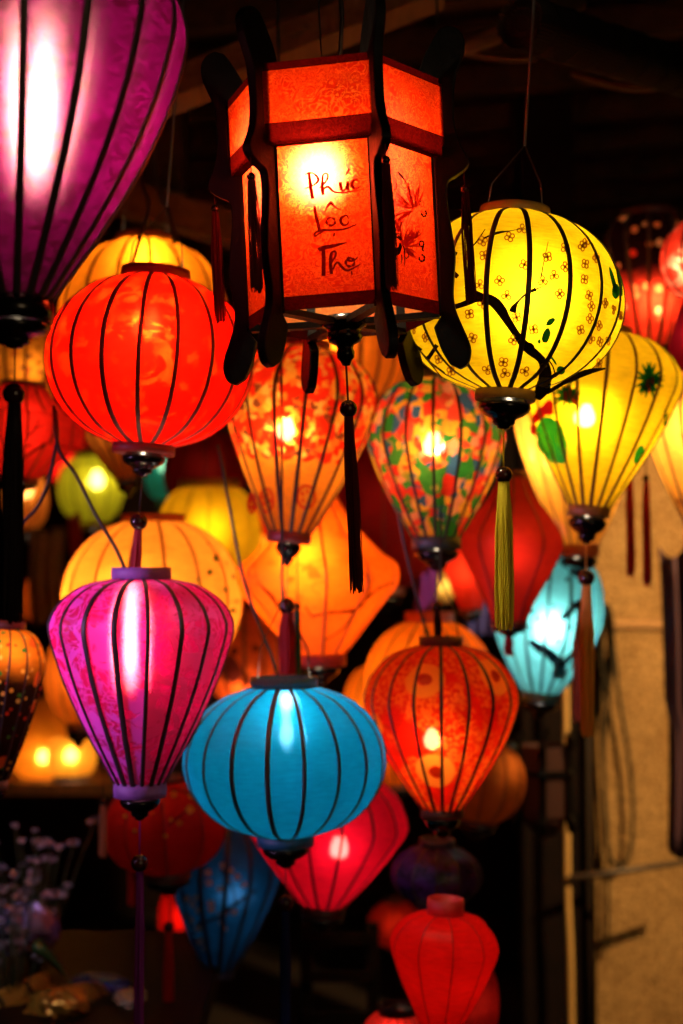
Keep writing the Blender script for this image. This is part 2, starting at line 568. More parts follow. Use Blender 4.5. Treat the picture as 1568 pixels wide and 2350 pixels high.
def lantern(name, label, Y, top, bot, prof, col, N=18, rib0=0.0, ribw=9.0, rib=None, ring_h=(22, 22), ring_r=None,
            ring_col=None, cup=45, cup_w=1.0, bulb=None, lum=1.0, bulb_r=0.02, bulb_tall=1.0, bcol=(1.0, 0.78, 0.5), tassel=None,
            hang=None, sag=0.012, cat='lantern', group='silk lanterns hanging in the stall', seg=20, across=4, cl=None, wires=True, cuplen=None):
    L = Lan()
    B = P(bot[0], bot[1], Y); T = P(top[0], top[1], Y)
    s = (B - EYE).dot(FWD) / F
    ax = T - B
    h = ax.length
    zax = ax.normalized()
    view = Vector((B.x - EYE.x, B.y - EYE.y, 0)).normalized()
    yax = (view - zax * view.dot(zax)).normalized()
    xax = yax.cross(zax)
    M = Matrix((xax, yax, zax)).transposed().to_4x4()
    M.translation = B
    root = link(name, None)
    root.matrix_world = M
    tag(root, label, cat, group)
    root.empty_display_size = 0.05
    L.root = root; L.M = M; L.s = s; L.h = h; L.N = N; L.rib0 = rib0; L.sag = sag; L.B = B; L.T = T; L.top = top; L.bot = bot
    # profile curve (z, r)
    pc = [(t * h, r * s) for t, r in prof]
    cv = spline(pc, seg)
    cv[0] = pc[0]; cv[-1] = pc[-1]
    L.cv = cv

    def rad(z):
        if z <= cv[0][0]: return cv[0][1]
        for (za, ra), (zb, rb_) in zip(cv, cv[1:]):
            if z <= zb:
                return ra + (rb_ - ra) * (z - za) / max(1e-9, zb - za)
        return cv[-1][1]
    L.rad = rad

    def fac(th):
        p = (th - rib0 - pi / N) % (2 * pi / N)
        if p > pi / N: p -= 2 * pi / N
        return cos(pi / N) / cos(p) * (1 - sag * (1 - (p * N / pi) ** 2))
    L.fac = fac
    # cloth panel
    clo = dict(cl or {})
    mat = cloth(name + '_silk', root, col, **clo)
    L.mat = mat
    vs = []; fs = []
    for i, (z, r) in enumerate(cv):
        for j in range(across + 1):
            p = -pi / N + 2 * pi / N * j / across
            e = min(1.0, 3.0 * min(i, seg - i) / seg)
            rr = r * cos(pi / N) / cos(p) * (1 - sag * e * (1 - (p * N / pi) ** 2))
            vs.append((rr * sin(p), -rr * cos(p), z))
    a1 = across + 1
    for i in range(seg):
        for j in range(across):
            fs.append((i * a1 + j, i * a1 + j + 1, (i + 1) * a1 + j + 1, (i + 1) * a1 + j))
    pm = mesh('panel', vs, fs, mat)
    # rib: a flat bamboo strip
    wv = ribw * s * 0.5
    vs = []; fs = []
    step = max(1, seg // 14)
    rc = cv[::step]
    if rc[-1] != cv[-1]: rc.append(cv[-1])
    for (z, r) in rc:
        for (dx, dy) in ((-1, .25), (-.6, .75), (.6, .75), (1, .25), (.6, -.6), (-.6, -.6)):
            vs.append((dx * wv, -(r + dy * wv * 0.55), z))
    for i in range(len(rc) - 1):
        for j in range(6):
            fs.append((i * 6 + j, i * 6 + (j + 1) % 6, (i + 1) * 6 + (j + 1) % 6, (i + 1) * 6 + j))
    rm = mesh('rib', vs, fs, rib or M_RIB)
    for k in range(N):
        o = link('panel', pm, root)
        o.rotation_euler = (0, 0, rib0 + pi / N + k * 2 * pi / N)
        if ribw > 0:
            o = link('rib', rm, root)
            o.rotation_euler = (0, 0, rib0 + k * 2 * pi / N + random.uniform(-.006, .006))
            o.scale = (random.uniform(.85, 1.2), 1, 1)
    # rings
    rb, rt = cv[0][1], cv[-1][1]
    rcm = ring_col if isinstance(ring_col, bpy.types.Material) else surface(name + '_ring', ring_col or sc3(col, 0.3), 0.55, var=0.35, scale=60)
    L.ring = rcm
    th = 0.0035
    ht, hb = ring_h[0] * s, ring_h[1] * s
    rtt, rbb = rt + 2 * s, rb + 2 * s
    if ht > 0:
        MB().lathe([(rtt - th, h - .004), (rtt, h - .004), (rtt + .0008, h + ht * .5), (rtt, h + ht), (rtt - th, h + ht), (rtt - th, h - .004)], 36).build('top_ring', rcm, root)
    if hb > 0:
        MB().lathe([(rbb - th, .004), (rbb, .004), (rbb + .0008, -hb * .5), (rbb, -hb), (rbb - th, -hb), (rbb - th, .004)], 36).build('bottom_ring', rcm, root)
    zc = -hb
    if cup:
        c = cup * s; q = rb * cup_w
        MB().lathe([(1e-4, zc + .002), (q * .80, zc + .002), (q * .84, zc - c * .06), (q * .96, zc - c * .10), (q * .99, zc - c * .24), (q * .90, zc - c * .40), (q * .68, zc - c * .54), (q * .48, zc - c * .62),
                    (q * .42, zc - c * .70), (q * .44, zc - c * .76), (q * .38, zc - c * .84), (q * .26, zc - c * .88), (q * .24, zc - c * .95), (q * .10, zc - c), (1e-4, zc - c)],
                   28).build('finial', M_LACQ, root)
        zc -= c
    # bulb with socket
    if bulb:
        bp = P(bulb[0], bulb[1], Y)
        if len(bulb) > 2: bp = P(bulb[0], bulb[1], Y + bulb[2])
        loc = M.inverted() @ bp
        Rm = max(r for _, r in cv)
        gm = glow(name + '_bulb', bcol, lum * (Rm / bulb_r) ** 2 * 1.1)
        o = link('bulb', bulb_mesh(gm), root)
        o.location = loc
        o.scale = (bulb_r, bulb_r, bulb_r * bulb_tall)
        so = MB().tube([(0, 0, 1.35), (0, 0, 2.7)], .62, 10).tube([(0, 0, 2.6), (0, 0, max(3.0, (h - loc.z) / bulb_r / bulb_tall))], .12, 5).build('socket', M_SOCKET, o)
        L.bulb = loc
    # wires to the ceiling
    if hang:
        hx = (hang[0] - top[0]) * s; hz = h + (top[1] - hang[1]) * s
        ring = MB()
        ring.tube([(-rtt * .8, 0, h + ht * .5), (-rtt * .7, 0, h + ht + (hz - h) * .35), (hx, 0, hz)], 0.0011, 5)
        ring.tube([(rtt * .8, 0, h + ht * .5), (rtt * .7, 0, h + ht + (hz - h) * .35), (hx, 0, hz)], 0.0011, 5)
        ring.build('hanging_wire', M_STEEL if wires else M_WIRE, root)
        up = max(0.05, 2.84 - (M @ Vector((hx, 0, hz))).z)
        MB().tube([(hx, 0, hz), (hx + .004, 0.003, hz + up * .5), (hx, 0, hz + up)], 0.0024, 5).build('power_cord', M_WIRE, root)
    if tassel:
        t = tassel
        ty = lambda y: -(y - bot[1]) * s
        L.tassel = add_tassel(root, zc, ty(t['bead'][0]), t['bead'][1] * s, ty(t['end']), t['w'] * s, t.get('cord', M_WIRE), t['mat'],
                              t.get('beadmat'), n=t.get('n', 22), thick=t.get('thick', 0.0014), neck=t.get('neck', True))
        if t.get('plumb', True):
            q_ = M.to_3x3().inverted().to_quaternion()
            q_ = q_ @ Matrix.Rotation(atan2(yax.x, yax.y) * -1.0, 3, 'Z').to_quaternion()
            p_ = Vector((0, 0, zc))
            L.tassel.rotation_mode = 'QUATERNION'
            L.tassel.rotation_quaternion = q_
            L.tassel.location = p_ - q_ @ p_
    return L


def hit(L, px, py, off=0.0012):
    """the point of the lantern's front surface seen at (px, py), in the lantern's own frame"""
    Mi = L.M.inverted()
    o = Mi @ EYE
    d = (Mi.to_3x3() @ ray(px, py)).normalized()
    # nearest approach to axis, start outside
    t0 = max(0.0, -(o.x * d.x + o.y * d.y) / max(1e-9, d.x ** 2 + d.y ** 2) - 0.5)
    t1 = t0 + 0.5

    def f(t):
        p = o + d * t
        return sqrt(p.x ** 2 + p.y ** 2) - (L.rad(p.z) * L.fac(atan2(p.x, -p.y)) + off), p
    n = 60
    prev = t0
    best = None
    for i in range(1, n + 1):
        t = t0 + (t1 - t0) * i / n
        v, p = f(t)
        if best is None or v < best[0]: best = (v, t)
        if v < 0:
            lo, hi = prev, t
            for _ in range(12):
                m = (lo + hi) / 2
                if f(m)[0] < 0: hi = m
                else: lo = m
            return f(hi)[1]
        prev = t
    return f(best[1])[1]


def ribbon(mb, hitf, pts, n=None, wscale=1.0):
    """brush stroke: pts are (x, y, width) in picture units, laid on a surface through hitf(x, y)"""
    m = n or max(3, (len(pts) - 1) * 4)
    q = spline(pts, m)
    v = []
    for i, (x, y, wd) in enumerate(q):
        a = q[max(0, i - 1)]; b = q[min(m, i + 1)]
        dx, dy = b[0] - a[0], b[1] - a[1]
        l = sqrt(dx * dx + dy * dy) or 1
        nx, ny = -dy / l, dx / l
        wd = max(0.2, wd) * wscale / 2
        v.append(hitf(x + nx * wd, y + ny * wd)); v.append(hitf(x - nx * wd, y - ny * wd))
    mb.add(v, [(2 * i, 2 * i + 1, 2 * i + 3, 2 * i + 2) for i in range(m)])


def blob(mb, hitf, x, y, rx, ry, ang=0, k=12, wob=0.0, rnd=random):
    pts = [(x, y)]
    for i in range(k):
        a = 2 * pi * i / k
        q = 1 + wob * (rnd.random() - .5)
        u, v = rx * cos(a) * q, ry * sin(a) * q
        pts.append((x + u * cos(ang) - v * sin(ang), y + u * sin(ang) + v * cos(ang)))
    vs = [hitf(*p) for p in pts]
    mb.add(vs, [(0, 1 + i, 1 + (i + 1) % k) for i in range(k)])


# ================================================================== the setting
M_CEIL = wood('ceiling_boards', (0.010, 0.005, 0.003), 10)
M_RAFTER = wood('rafter_wood', (0.03, 0.014, 0.006), 14)
M_BEAM = wood('beam_wood', (0.09, 0.04, 0.014), 16)
M_BAMBOO = surface('bamboo', (0.05, 0.024, 0.008), 0.55, var=0.3, scale=25, spec=0.15)
M_BACK = wood('back_boards', (0.012, 0.005, 0.004), 8)
M_FLOOR = surface('floor_tiles', (0.02, 0.014, 0.012), 0.6, scale=6)


def slab(name, x0, x1, y0, y1, z0, z1, mat, parent=None):
    M = Matrix.Translation(((x0 + x1) / 2, (y0 + y1) / 2, (z0 + z1) / 2))
    return MB().box(M, x1 - x0, y1 - y0, z1 - z0).build(name, mat, parent, False)


tag(slab('floor', -5, 5, -2, 7, -0.1, 0, M_FLOOR), kind='structure')
ceil = tag(slab('ceiling', -5, 5, 2.75, 7, 2.98, 3.06, M_CEIL), kind='structure')
for k in range(11):
    y = 3.0 + 0.33 * k
    A = Vector((-3.2, y + 0.95, 2.93)); B = Vector((3.2, y - 0.75, 2.93))
    MB().box(*beam(A, B, 0.05, 0.08)).build('rafter', M_RAFTER, ceil, False)
back = tag(slab('back_wall', -5, 5, 6.6, 6.8, 0, 3.0, M_BACK), kind='structure')

# diagonal beam over the hexagonal lantern, bamboo pole, beam and post behind the red lantern
b = MB().box(*beam(P(300, 248, 2.75), P(1010, -30, 2.75), 0.10, 0.055)).build('roof_beam', M_BEAM, None, False)
tag(b, 'rough brown roof beam running diagonally above the hexagonal lantern', 'beam')
b = MB().box(*beam(P(180, 425, 3.4), P(640, 560, 3.4), 0.08, 0.075)).build('wooden_beam', M_BEAM, None, False)
tag(b, 'brown crossbeam behind the red round lantern wires, left of the hexagonal lantern', 'beam')
b = MB().box(*beam(P(385, 200, 3.5), P(385, 445, 3.5), 0.09, 0.09)).build('wooden_post', M_RAFTER, None, False)
tag(b, 'short dark post above the crossbeam beside the big purple lantern', 'post')
t = MB().tube([P(1030, 118, 2.7), P(1120, 85, 2.7), P(1200, 52, 2.7), P(1330, 0, 2.75)], [.020, .0195, .021, .02], 14).build('bamboo_pole', M_BAMBOO)
tag(t, 'pale bamboo pole whose end meets the rolled blind', 'pole')


def lath(pts, Y, lab):
    mb = MB()
    q = spline(pts, 10)
    v = []
    for (x, y) in q:
        p = P(x, y, Y)
        for dy, dz in ((-.012, -.0035), (.012, -.0035), (.012, .0035), (-.012, .0035)):
            v.append(p + Vector((0, dy, dz)))
    f = []
    for i in range(len(q) - 1):
        for j in range(4):
            f.append((i * 4 + j, i * 4 + (j + 1) % 4, i * 4 + 4 + (j + 1) % 4, i * 4 + 4 + j))
    f += [(3, 2, 1, 0), tuple(len(v) - 4 + j for j in range(4))]
    o = mb.add(v, f).build('bamboo_lath', M_BAMBOO)
    tag(o, lab, 'lath', 'bent bamboo laths under the roof')


lath([(1060, 118), (1120, 131), (1180, 137), (1230, 132)], 2.9, 'short bent bamboo lath just below the bamboo pole')
lath([(1310, 168), (1380, 190), (1450, 203), (1530, 200)], 2.9, 'longer bent bamboo lath below the rolled blind')

# rolled bamboo blind
blind = link('rolled_blind', None)
A = P(1196, 52, 2.35); Bq = P(1640, 190, 2.95)
d = (Bq - A)
blind.matrix_world = Matrix.Translation(A) @ d.to_track_quat('Z', 'Y').to_matrix().to_4x4()
tag(blind, 'dark rolled-up bamboo blind tied with string under the roof', 'blind')
Lr = d.length
M_SPLINT = surface('bamboo_splint', (0.005, 0.0025, 0.0012), 0.6, var=0.5, scale=8, spec=0.1)
mb = MB()
mb.lathe([(1e-4, 0.004), (.040, 0.004), (.040, Lr), (1e-4, Lr)], 24)
for turn in range(3):
    for j in range(22):
        a = 2 * pi * j / 22
        r = .014 + .012 * turn
        mb.tube([(cos(a) * r, sin(a) * r, 0.0), (cos(a) * r, sin(a) * r, 0.02)], .0016, 4)
mb.build('core', M_SPLINT, blind)
splint = MB().tube([(0, -.0425, -.004), (0, -.0425, Lr)], .0030, 5).build('splint', M_SPLINT, blind)
for j in range(1, 44):
    o = link('splint', splint.data, blind)
    o.rotation_euler = (0, 0, 2 * pi * j / 44)
    o.location = (0, 0, random.uniform(-.004, .004))
M_STRING = surface('blind_string', (0.004, 0.0025, 0.0015), 0.8, spec=0.1)
for k in range(9):
    MB().lathe([(.0452, .05 + k * .085), (.0475, .051 + k * .085), (.0475, .054 + k * .085), (.0452, .055 + k * .085)], 26).build('string', M_STRING, blind)

# plaster wall on the right, pillar, conduits, ropes
mw, nt, out = newmat('plaster')
tc = nd(nt, 'ShaderNodeTexCoord')
n1 = nd(nt, 'ShaderNodeTexNoise', {'Vector': tc.outputs['Object'], 'Scale': 5.0, 'Detail': 8.0, 'Roughness': 0.7})
n2 = nd(nt, 'ShaderNodeTexNoise', {'Vector': tc.outputs['Object'], 'Scale': 70.0, 'Detail': 6.0, 'Roughness': 0.7})
c = ramp(nt, n1.outputs[0], [(0.3, (0.34, 0.20, 0.08)), (0.55, (0.52, 0.33, 0.14)), (0.75, (0.58, 0.38, 0.17))])
c = mixc(nt, ramp(nt, n2.outputs[0], [(0.38, 1.0), (0.54, 0.0)]), c, (0.17, 0.09, 0.03))
hsum = math_(nt, 'ADD', n1.outputs[0], math_(nt, 'MULTIPLY', n2.outputs[0], 0.5))
bp = nd(nt, 'ShaderNodeBump', {'Height': hsum, 'Strength': 1.0, 'Distance': 0.05})
bs = nd(nt, 'ShaderNodeBsdfPrincipled', {'Base Color': c, 'Roughness': 0.9, 'Normal': bp.outputs[0], 'Specular IOR Level': 0.2})
nt.links.new(bs.outputs[0], out.inputs[0])
YW = 4.3
xw = P(1362, 1340, YW).x
wl = slab('plaster_wall', xw, 3.2, YW, YW + .2, 0, 2.1, mw)
tag(wl, 'rough ochre plaster wall at the right edge', 'wall')
M_DARKPOST = wood('dark_post', (0.004, 0.0014, 0.0012), 12, .85)
a = P(1188, 1340, 4.2).x; b_ = P(1312, 1340, 4.2).x
pl = slab('wooden_pillar', a, b_, 4.1, 4.22, 0, 2.98, M_DARKPOST)
tag(pl, 'dark brown wooden pillar left of the plaster wall', 'pillar')
M_PIPE = surface('grey_pipe', (0.018, 0.012, 0.009), 0.6, spec=0.15)
pp = MB().tube([P(1352, 2420, 4.18), P(1350, 1900, 4.18), P(1347, 1250, 4.18)], .011, 12).build('wall_pipe', M_PIPE)
tag(pp, 'thin dark vertical pipe along the edge of the plaster wall', 'pipe')
# ribbed conduit
cd = []
q = spline([(1298, 1560), (1301, 1800), (1303, 2050), (1309, 2200), (1312, 2420)], 150)
rr = []
for i, (x, y) in enumerate(q):
    cd.append(P(x, y, 4.02)); rr.append(.0105 if i % 2 else .0085)
cn = MB().tube(cd, rr, 10).build('ribbed_conduit', surface('conduit', (0.40, 0.26, 0.09), 0.5))
tag(cn, 'tan ribbed cable conduit running down the pillar', 'conduit')
M_CABLE = surface('wall_cable', (0.018, 0.015, 0.009), 0.6, var=0.4, spec=0.2)
cpts = [(1375, 1400), (1392, 1440), (1400, 1560), (1386, 1700), (1388, 1850), (1398, 1960), (1425, 1985), (1446, 1955), (1452, 1850), (1440, 1720), (1420, 1600), (1410, 1500), (1388, 1410)]
cb = MB().tube([P(x, y, 4.26) for x, y in spline(cpts, 70)], .0065, 7).build('cable_loop', M_CABLE)
tag(cb, 'long loop of dark cable hanging against the plaster wall', 'cable')
cb = MB().tube([P(x, y, 4.275) for x, y in spline([(1378, 1395), (1384, 1500), (1380, 1700), (1394, 1900), (1396, 2080), (1392, 2180)], 40)], .005, 6).build('hanging_cable', M_CABLE)
tag(cb, 'straight cable end dangling beside the cable loop', 'cable')
# knotted coil at the top of the loop
mb = MB()
for k in range(5):
    mb.tube([P(1388 + 14 * cos(a_) + k * 3 - 6, 1480 + (70 + 6 * k) * sin(a_), 4.235 - .006 * k) for a_ in [2 * pi * i / 26 for i in range(27)]], .0055, 6)
cb = mb.build('coiled_cable', M_CABLE)
tag(cb, 'bundle of dark coiled cable hooked on the plaster wall', 'cable')
rd = MB().tube([P(1308, 2014, 4.0), P(1440, 1997, 4.05), P(1600, 1973, 4.1)], .009, 8).build('iron_rod', surface('iron', (0.03, 0.02, 0.015), 0.5))
tag(rd, 'thin dark iron rod crossing the plaster wall', 'rod')
gv = MB().box(*beam(P(1395, 1430, 4.293), P(1600, 1432, 4.293), .02, .022)).build('wall_batten', surface('batten', (0.30, 0.17, 0.07), 0.8), None, False)
tag(gv, 'flat horizontal batten across the plaster wall behind the tassels', 'batten')

# purple cloth hanging at the right edge
v = []; f = []
nx, nz_ = 22, 14
for j in range(nz_ + 1):
    for i in range(nx + 1):
        u = i / nx; vv = j / nz_
        x = 1512 + 95 * u + 12 * sin(vv * 3.0) + (18 * vv if vv > .55 else 0)
        y = 1255 + 690 * vv + 25 * sin(u * 5)
        v.append(P(x, y, 3.55 + .03 * sin(u * 14 + vv * 2) + .015 * sin(u * 31)))
for j in range(nz_):
    for i in range(nx):
        p0 = j * (nx + 1) + i
        f.append((p0, p0 + 1, p0 + nx + 2, p0 + nx + 1))
cl_ = MB().add(v, f).build('hanging_cloth', surface('purple_cloth', (0.02, 0.0008, 0.014), 0.8))
sm = cl_.modifiers.new('thick', 'SOLIDIFY'); sm.thickness = .003
tag(cl_, 'dark purple folded cloth hanging at the right edge before the wall', 'cloth')

# shelf with the two glowing lamps, far left
M_SHELF = wood('shelf_wood', (0.10, 0.045, 0.02), 12)
za = P(0, 1795, 4.45).z
sh = slab('wooden_shelf', -1.6, P(262, 1800, 4.45).x, 4.42, 4.85, za - .035, za, M_SHELF)
tag(sh, 'plain brown wooden shelf under the two glowing amber lamps', 'shelf')

# ================================================================== hexagonal lantern
YH = 2.0
hexl = link('hexagonal_lantern', None)
Bh = P(790, 741, YH); Th = P(772, 376, YH)
zax = (Th - Bh).normalized()
vw = Vector((0, 1, 0))
yax = (vw - zax * vw.dot(zax)).normalized()
xax = yax.cross(zax)
MH = Matrix((xax, yax, zax)).transposed().to_4x4(); MH.translation = Bh
hexl.matrix_world = MH
tag(hexl, 'large red hexagonal silk lantern with black carved posts and painted lettering', 'lantern')
sH = (Bh - EYE).dot(FWD) / F
hH = (Th - Bh).length
RB, RU = 226 * sH, 252 * sH
TH0 = radians(20.5)
zb0, zb1 = 0.0, hH + 4 * sH              # body
zu0, zu1 = hH - 11 * sH, hH + 170 * sH    # wider upper band
SILK = cloth('red_brocade', hexl, (1.0, 0.013, 0.0006), refl=(0.35, 0.012, 0.003), lining=(0.75, 0.22, 0.05), pat='brocade', thru=0.74, hot=0.22, hot_rough=0.95, ior=1.33, hw=0.08, glo=0.72, sheen=0.004, c2=(1.0, 0.075, 0.005), scale=1.5)
HEM = cloth('red_hem', hexl, (0.045, 0.0006, 0.0003), refl=(0.02, 0.001, 0.0006), pat='brocade', thru=0.6, hot=0.0, sheen=0.003, scale=1.25)


def vtx(R, k, z):
    a = TH0 + k * pi / 3
    return Vector((R * sin(a), -R * cos(a), z))


def face_strip(name, R, k, z0, z1, mat, off=0.0, n=6):
    A = vtx(R, k, 0); Bv = vtx(R, k + 1, 0)
    nrm = ((A + Bv) / 2).normalized() * off
    v = []; f = []
    for j in range(2):
        for i in range(n + 1):
            p = A.lerp(Bv, i / n) + nrm
            v.append((p.x, p.y, z0 if j == 0 else z1))
    for i in range(n):
        f.append((i, i + 1, n + 2 + i, n + 1 + i))
    return MB().add(v, f).build(name, mat, hexl)


for k in range(6):
    face_strip('side_panel', RB, k, zb0 + 30 * sH, zu0 + 3 * sH, SILK)
    face_strip('lower_hem', RB + .0006, k, zb0, zb0 + 30.5 * sH, HEM)
    face_strip('collar_panel', RU, k, zu0 + 48 * sH, zu1 - 17 * sH, SILK)
    face_strip('collar_hem', RU + .0006, k, zu0, zu0 + 48.5 * sH, HEM)
    face_strip('top_hem', RU + .0006, k, zu1 - 17.5 * sH, zu1, HEM)
    # ledge that closes the step between body and collar
    A, B2 = vtx(RB, k, zu0 + .001), vtx(RB, k + 1, zu0 + .001)
    C2, D2 = vtx(RU, k + 1, zu0 + .001), vtx(RU, k, zu0 + .001)
    MB().add([A, B2, C2, D2], [(0, 1, 2, 3)]).build('collar_ledge', HEM, hexl, False)

# carved posts: outline in picture units (distance from axis, height above the foot line y = 716)
yy = lambda y: (724 - y) * sH
outer = [(272, 62), (294, 70), (308, 92), (307, 125), (296, 155), (284, 185), (279, 220), (277, 265), (279, 300), (288, 338), (303, 368), (301, 390), (278, 408), (256, 420), (251, 445), (252, 480), (259, 540),
         (263, 590), (258, 640), (254, 680), (258, 715), (270, 750), (284, 788), (287, 815), (278, 840), (260, 850)]
inner = [(238, 838), (222, 808), (212, 776), (206, 752), (224, 728), (225.5, 640), (225.5, 500), (225.5, 352), (251.5, 338), (251.5, 260), (251.5, 196), (200, 186), (204, 158), (218, 125), (238, 90), (252, 70)]
prof = spline(outer, 90) + spline(inner[:4], 12) + inner[4:12] + spline(inner[11:], 16)[1:]
pv = [(r * sH, yy(y)) for r, y in prof]
tk = 11.5 * sH
bm = bmesh.new()
fr = [bm.verts.new((-tk, -r, z)) for r, z in pv]
ff = bm.faces.new(fr)
ext = bmesh.ops.extrude_face_region(bm, geom=[ff])
bmesh.ops.translate(bm, verts=[g for g in ext['geom'] if isinstance(g, bmesh.types.BMVert)], vec=(2 * tk, 0, 0))
bmesh.ops.recalc_face_normals(bm, faces=bm.faces)
pm = bpy.data.meshes.new('carved_post')
bm.to_mesh(pm); bm.free()
pm.materials.append(M_BLACKWOOD)
M_DKRED = sheer('dark_red_thread', (0.10, 0.006, 0.004), 0.35, 0.5, 0.008)
for k in range(6):
    o = link('carved_post', pm, hexl)
    o.rotation_euler = (0, 0, TH0 + k * pi / 3)
    bv = o.modifiers.new('edge', 'BEVEL'); bv.width = .0016; bv.segments = 2; bv.limit_method = 'ANGLE'
    a = TH0 + k * pi / 3
    r = 292 * sH
    add_tassel(hexl, yy(385), yy(432 + (8 if k % 2 else 0)), 9.5 * sH, yy(712 - 10 * (k % 3)), 27 * sH, M_DKRED, M_DKRED, n=34, thick=.0008, x=r * sin(a), y=-r * cos(a), cordr=.0008, neck=False)
    # spokes below and above, inner corner stiles
    MB().box(*beam(Vector((0, 0, yy(725))) , vtx(RB * .97, k, yy(722)), .0165, .009)).build('spoke', M_BLACKWOOD, hexl, False)
    MB().box(*beam(Vector((0, 0, zu1 - .004)), vtx(RU * .97, k, zu1 - .004), .014, .010)).build('spoke', M_BLACKWOOD, hexl, False)
    MB().box(*beam(vtx(RB * .972, k, zb0 + .004), vtx(RB * .972, k, zu1 - .01), .013, .013)).build('corner_stile', M_BLACKWOOD, hexl, False)
fz = yy(726)
MB().lathe([(1e-4, fz + .01), (48 * sH, fz + .01), (54 * sH, fz), (50 * sH, fz - 8 * sH), (40 * sH, fz - 12 * sH), (38 * sH, fz - 22 * sH), (42 * sH, fz - 30 * sH), (36 * sH, fz - 42 * sH), (20 * sH, fz - 50 * sH),
            (18 * sH, fz - 58 * sH), (21 * sH, fz - 66 * sH), (20 * sH, fz - 78 * sH), (13 * sH, fz - 86 * sH), (9 * sH, fz - 96 * sH), (1e-4, fz - 98 * sH)], 28).build('finial', M_LACQ, hexl)
add_tassel(hexl, fz - 95 * sH, yy(922), 20.5 * sH, yy(1346), 30 * sH, M_DKRED, M_DKRED, n=60, thick=.0009, cordr=.0016, neck=False)
hb = glow('hexagonal_lantern_bulb', (1.0, 0.78, 0.48), 760)
o = link('bulb', bulb_mesh(hb), hexl)
o.location = MH.inverted() @ P(735, 412, YH - .02)
o.scale = (.021,) * 3
zsk = (zu1 - o.location.z) / .021
MB().tube([(0, 0, 1.35), (0, 0, 2.8)], .65, 10).tube([(0, 0, 2.7), (0.9, 0.6, zsk)], .11, 5).build('socket', M_SOCKET, o)
# cords to the ceiling
MB().tube([Vector((-20 * sH, 0, zu1)), Vector((-22 * sH, .01, zu1 + 60 * sH)), Vector((-20 * sH, .0, 2.95 - Bh.z))], .0012, 5).build('hanging_wire', M_WIRE, hexl)
MB().tube([Vector(p) for p in [(-14 * sH, .02, zu1), (-6 * sH, .01, zu1 + 45 * sH), (22 * sH, 0, zu1 + 90 * sH), (30 * sH, 0, zu1 + 170 * sH), (36 * sH, 0, 2.95 - Bh.z)]], .0034, 6).build('power_cord', M_WIRE, hexl)


# painted lettering and birds-and-flowers
def face_hit(k, off=.0011):
    A = vtx(RB, k, 0); Bv = vtx(RB, k + 1, 0)
    nrm = ((A + Bv) / 2).normalized()
    dist = (A + Bv).dot(nrm) / 2 + off
    Mi = MH.inverted()
    o_ = Mi @ EYE
    M3 = Mi.to_3x3()

    def g(px, py):
        d_ = M3 @ ray(px, py)
        t_ = (dist - o_.dot(nrm)) / d_.dot(nrm)
        return o_ + d_ * t_
    return g


INK = sheer('lettering_paint', (0.13, 0.003, 0.0006), 0.5)
INK2 = sheer('brush_paint', (0.012, 0.003, 0.002), 0.2)
INK3 = sheer('red_brush_paint', (0.42, 0.02, 0.003), 0.65)
tz = lambda pts: [(679.4 + x * .12236, 365.9 + y * .12232, wd * .12236) for x, y, wd in pts]
fh = face_hit(-1)


def circ(cx, cy, rx, ry, wd, a0=0, a1=360, n=14):
    return [(cx + rx * cos(radians(a0 + (a1 - a0) * i / n)), cy + ry * sin(radians(a0 + (a1 - a0) * i / n)), wd * (0.75 + .35 * sin(i * 2.2))) for i in range(n + 1)]


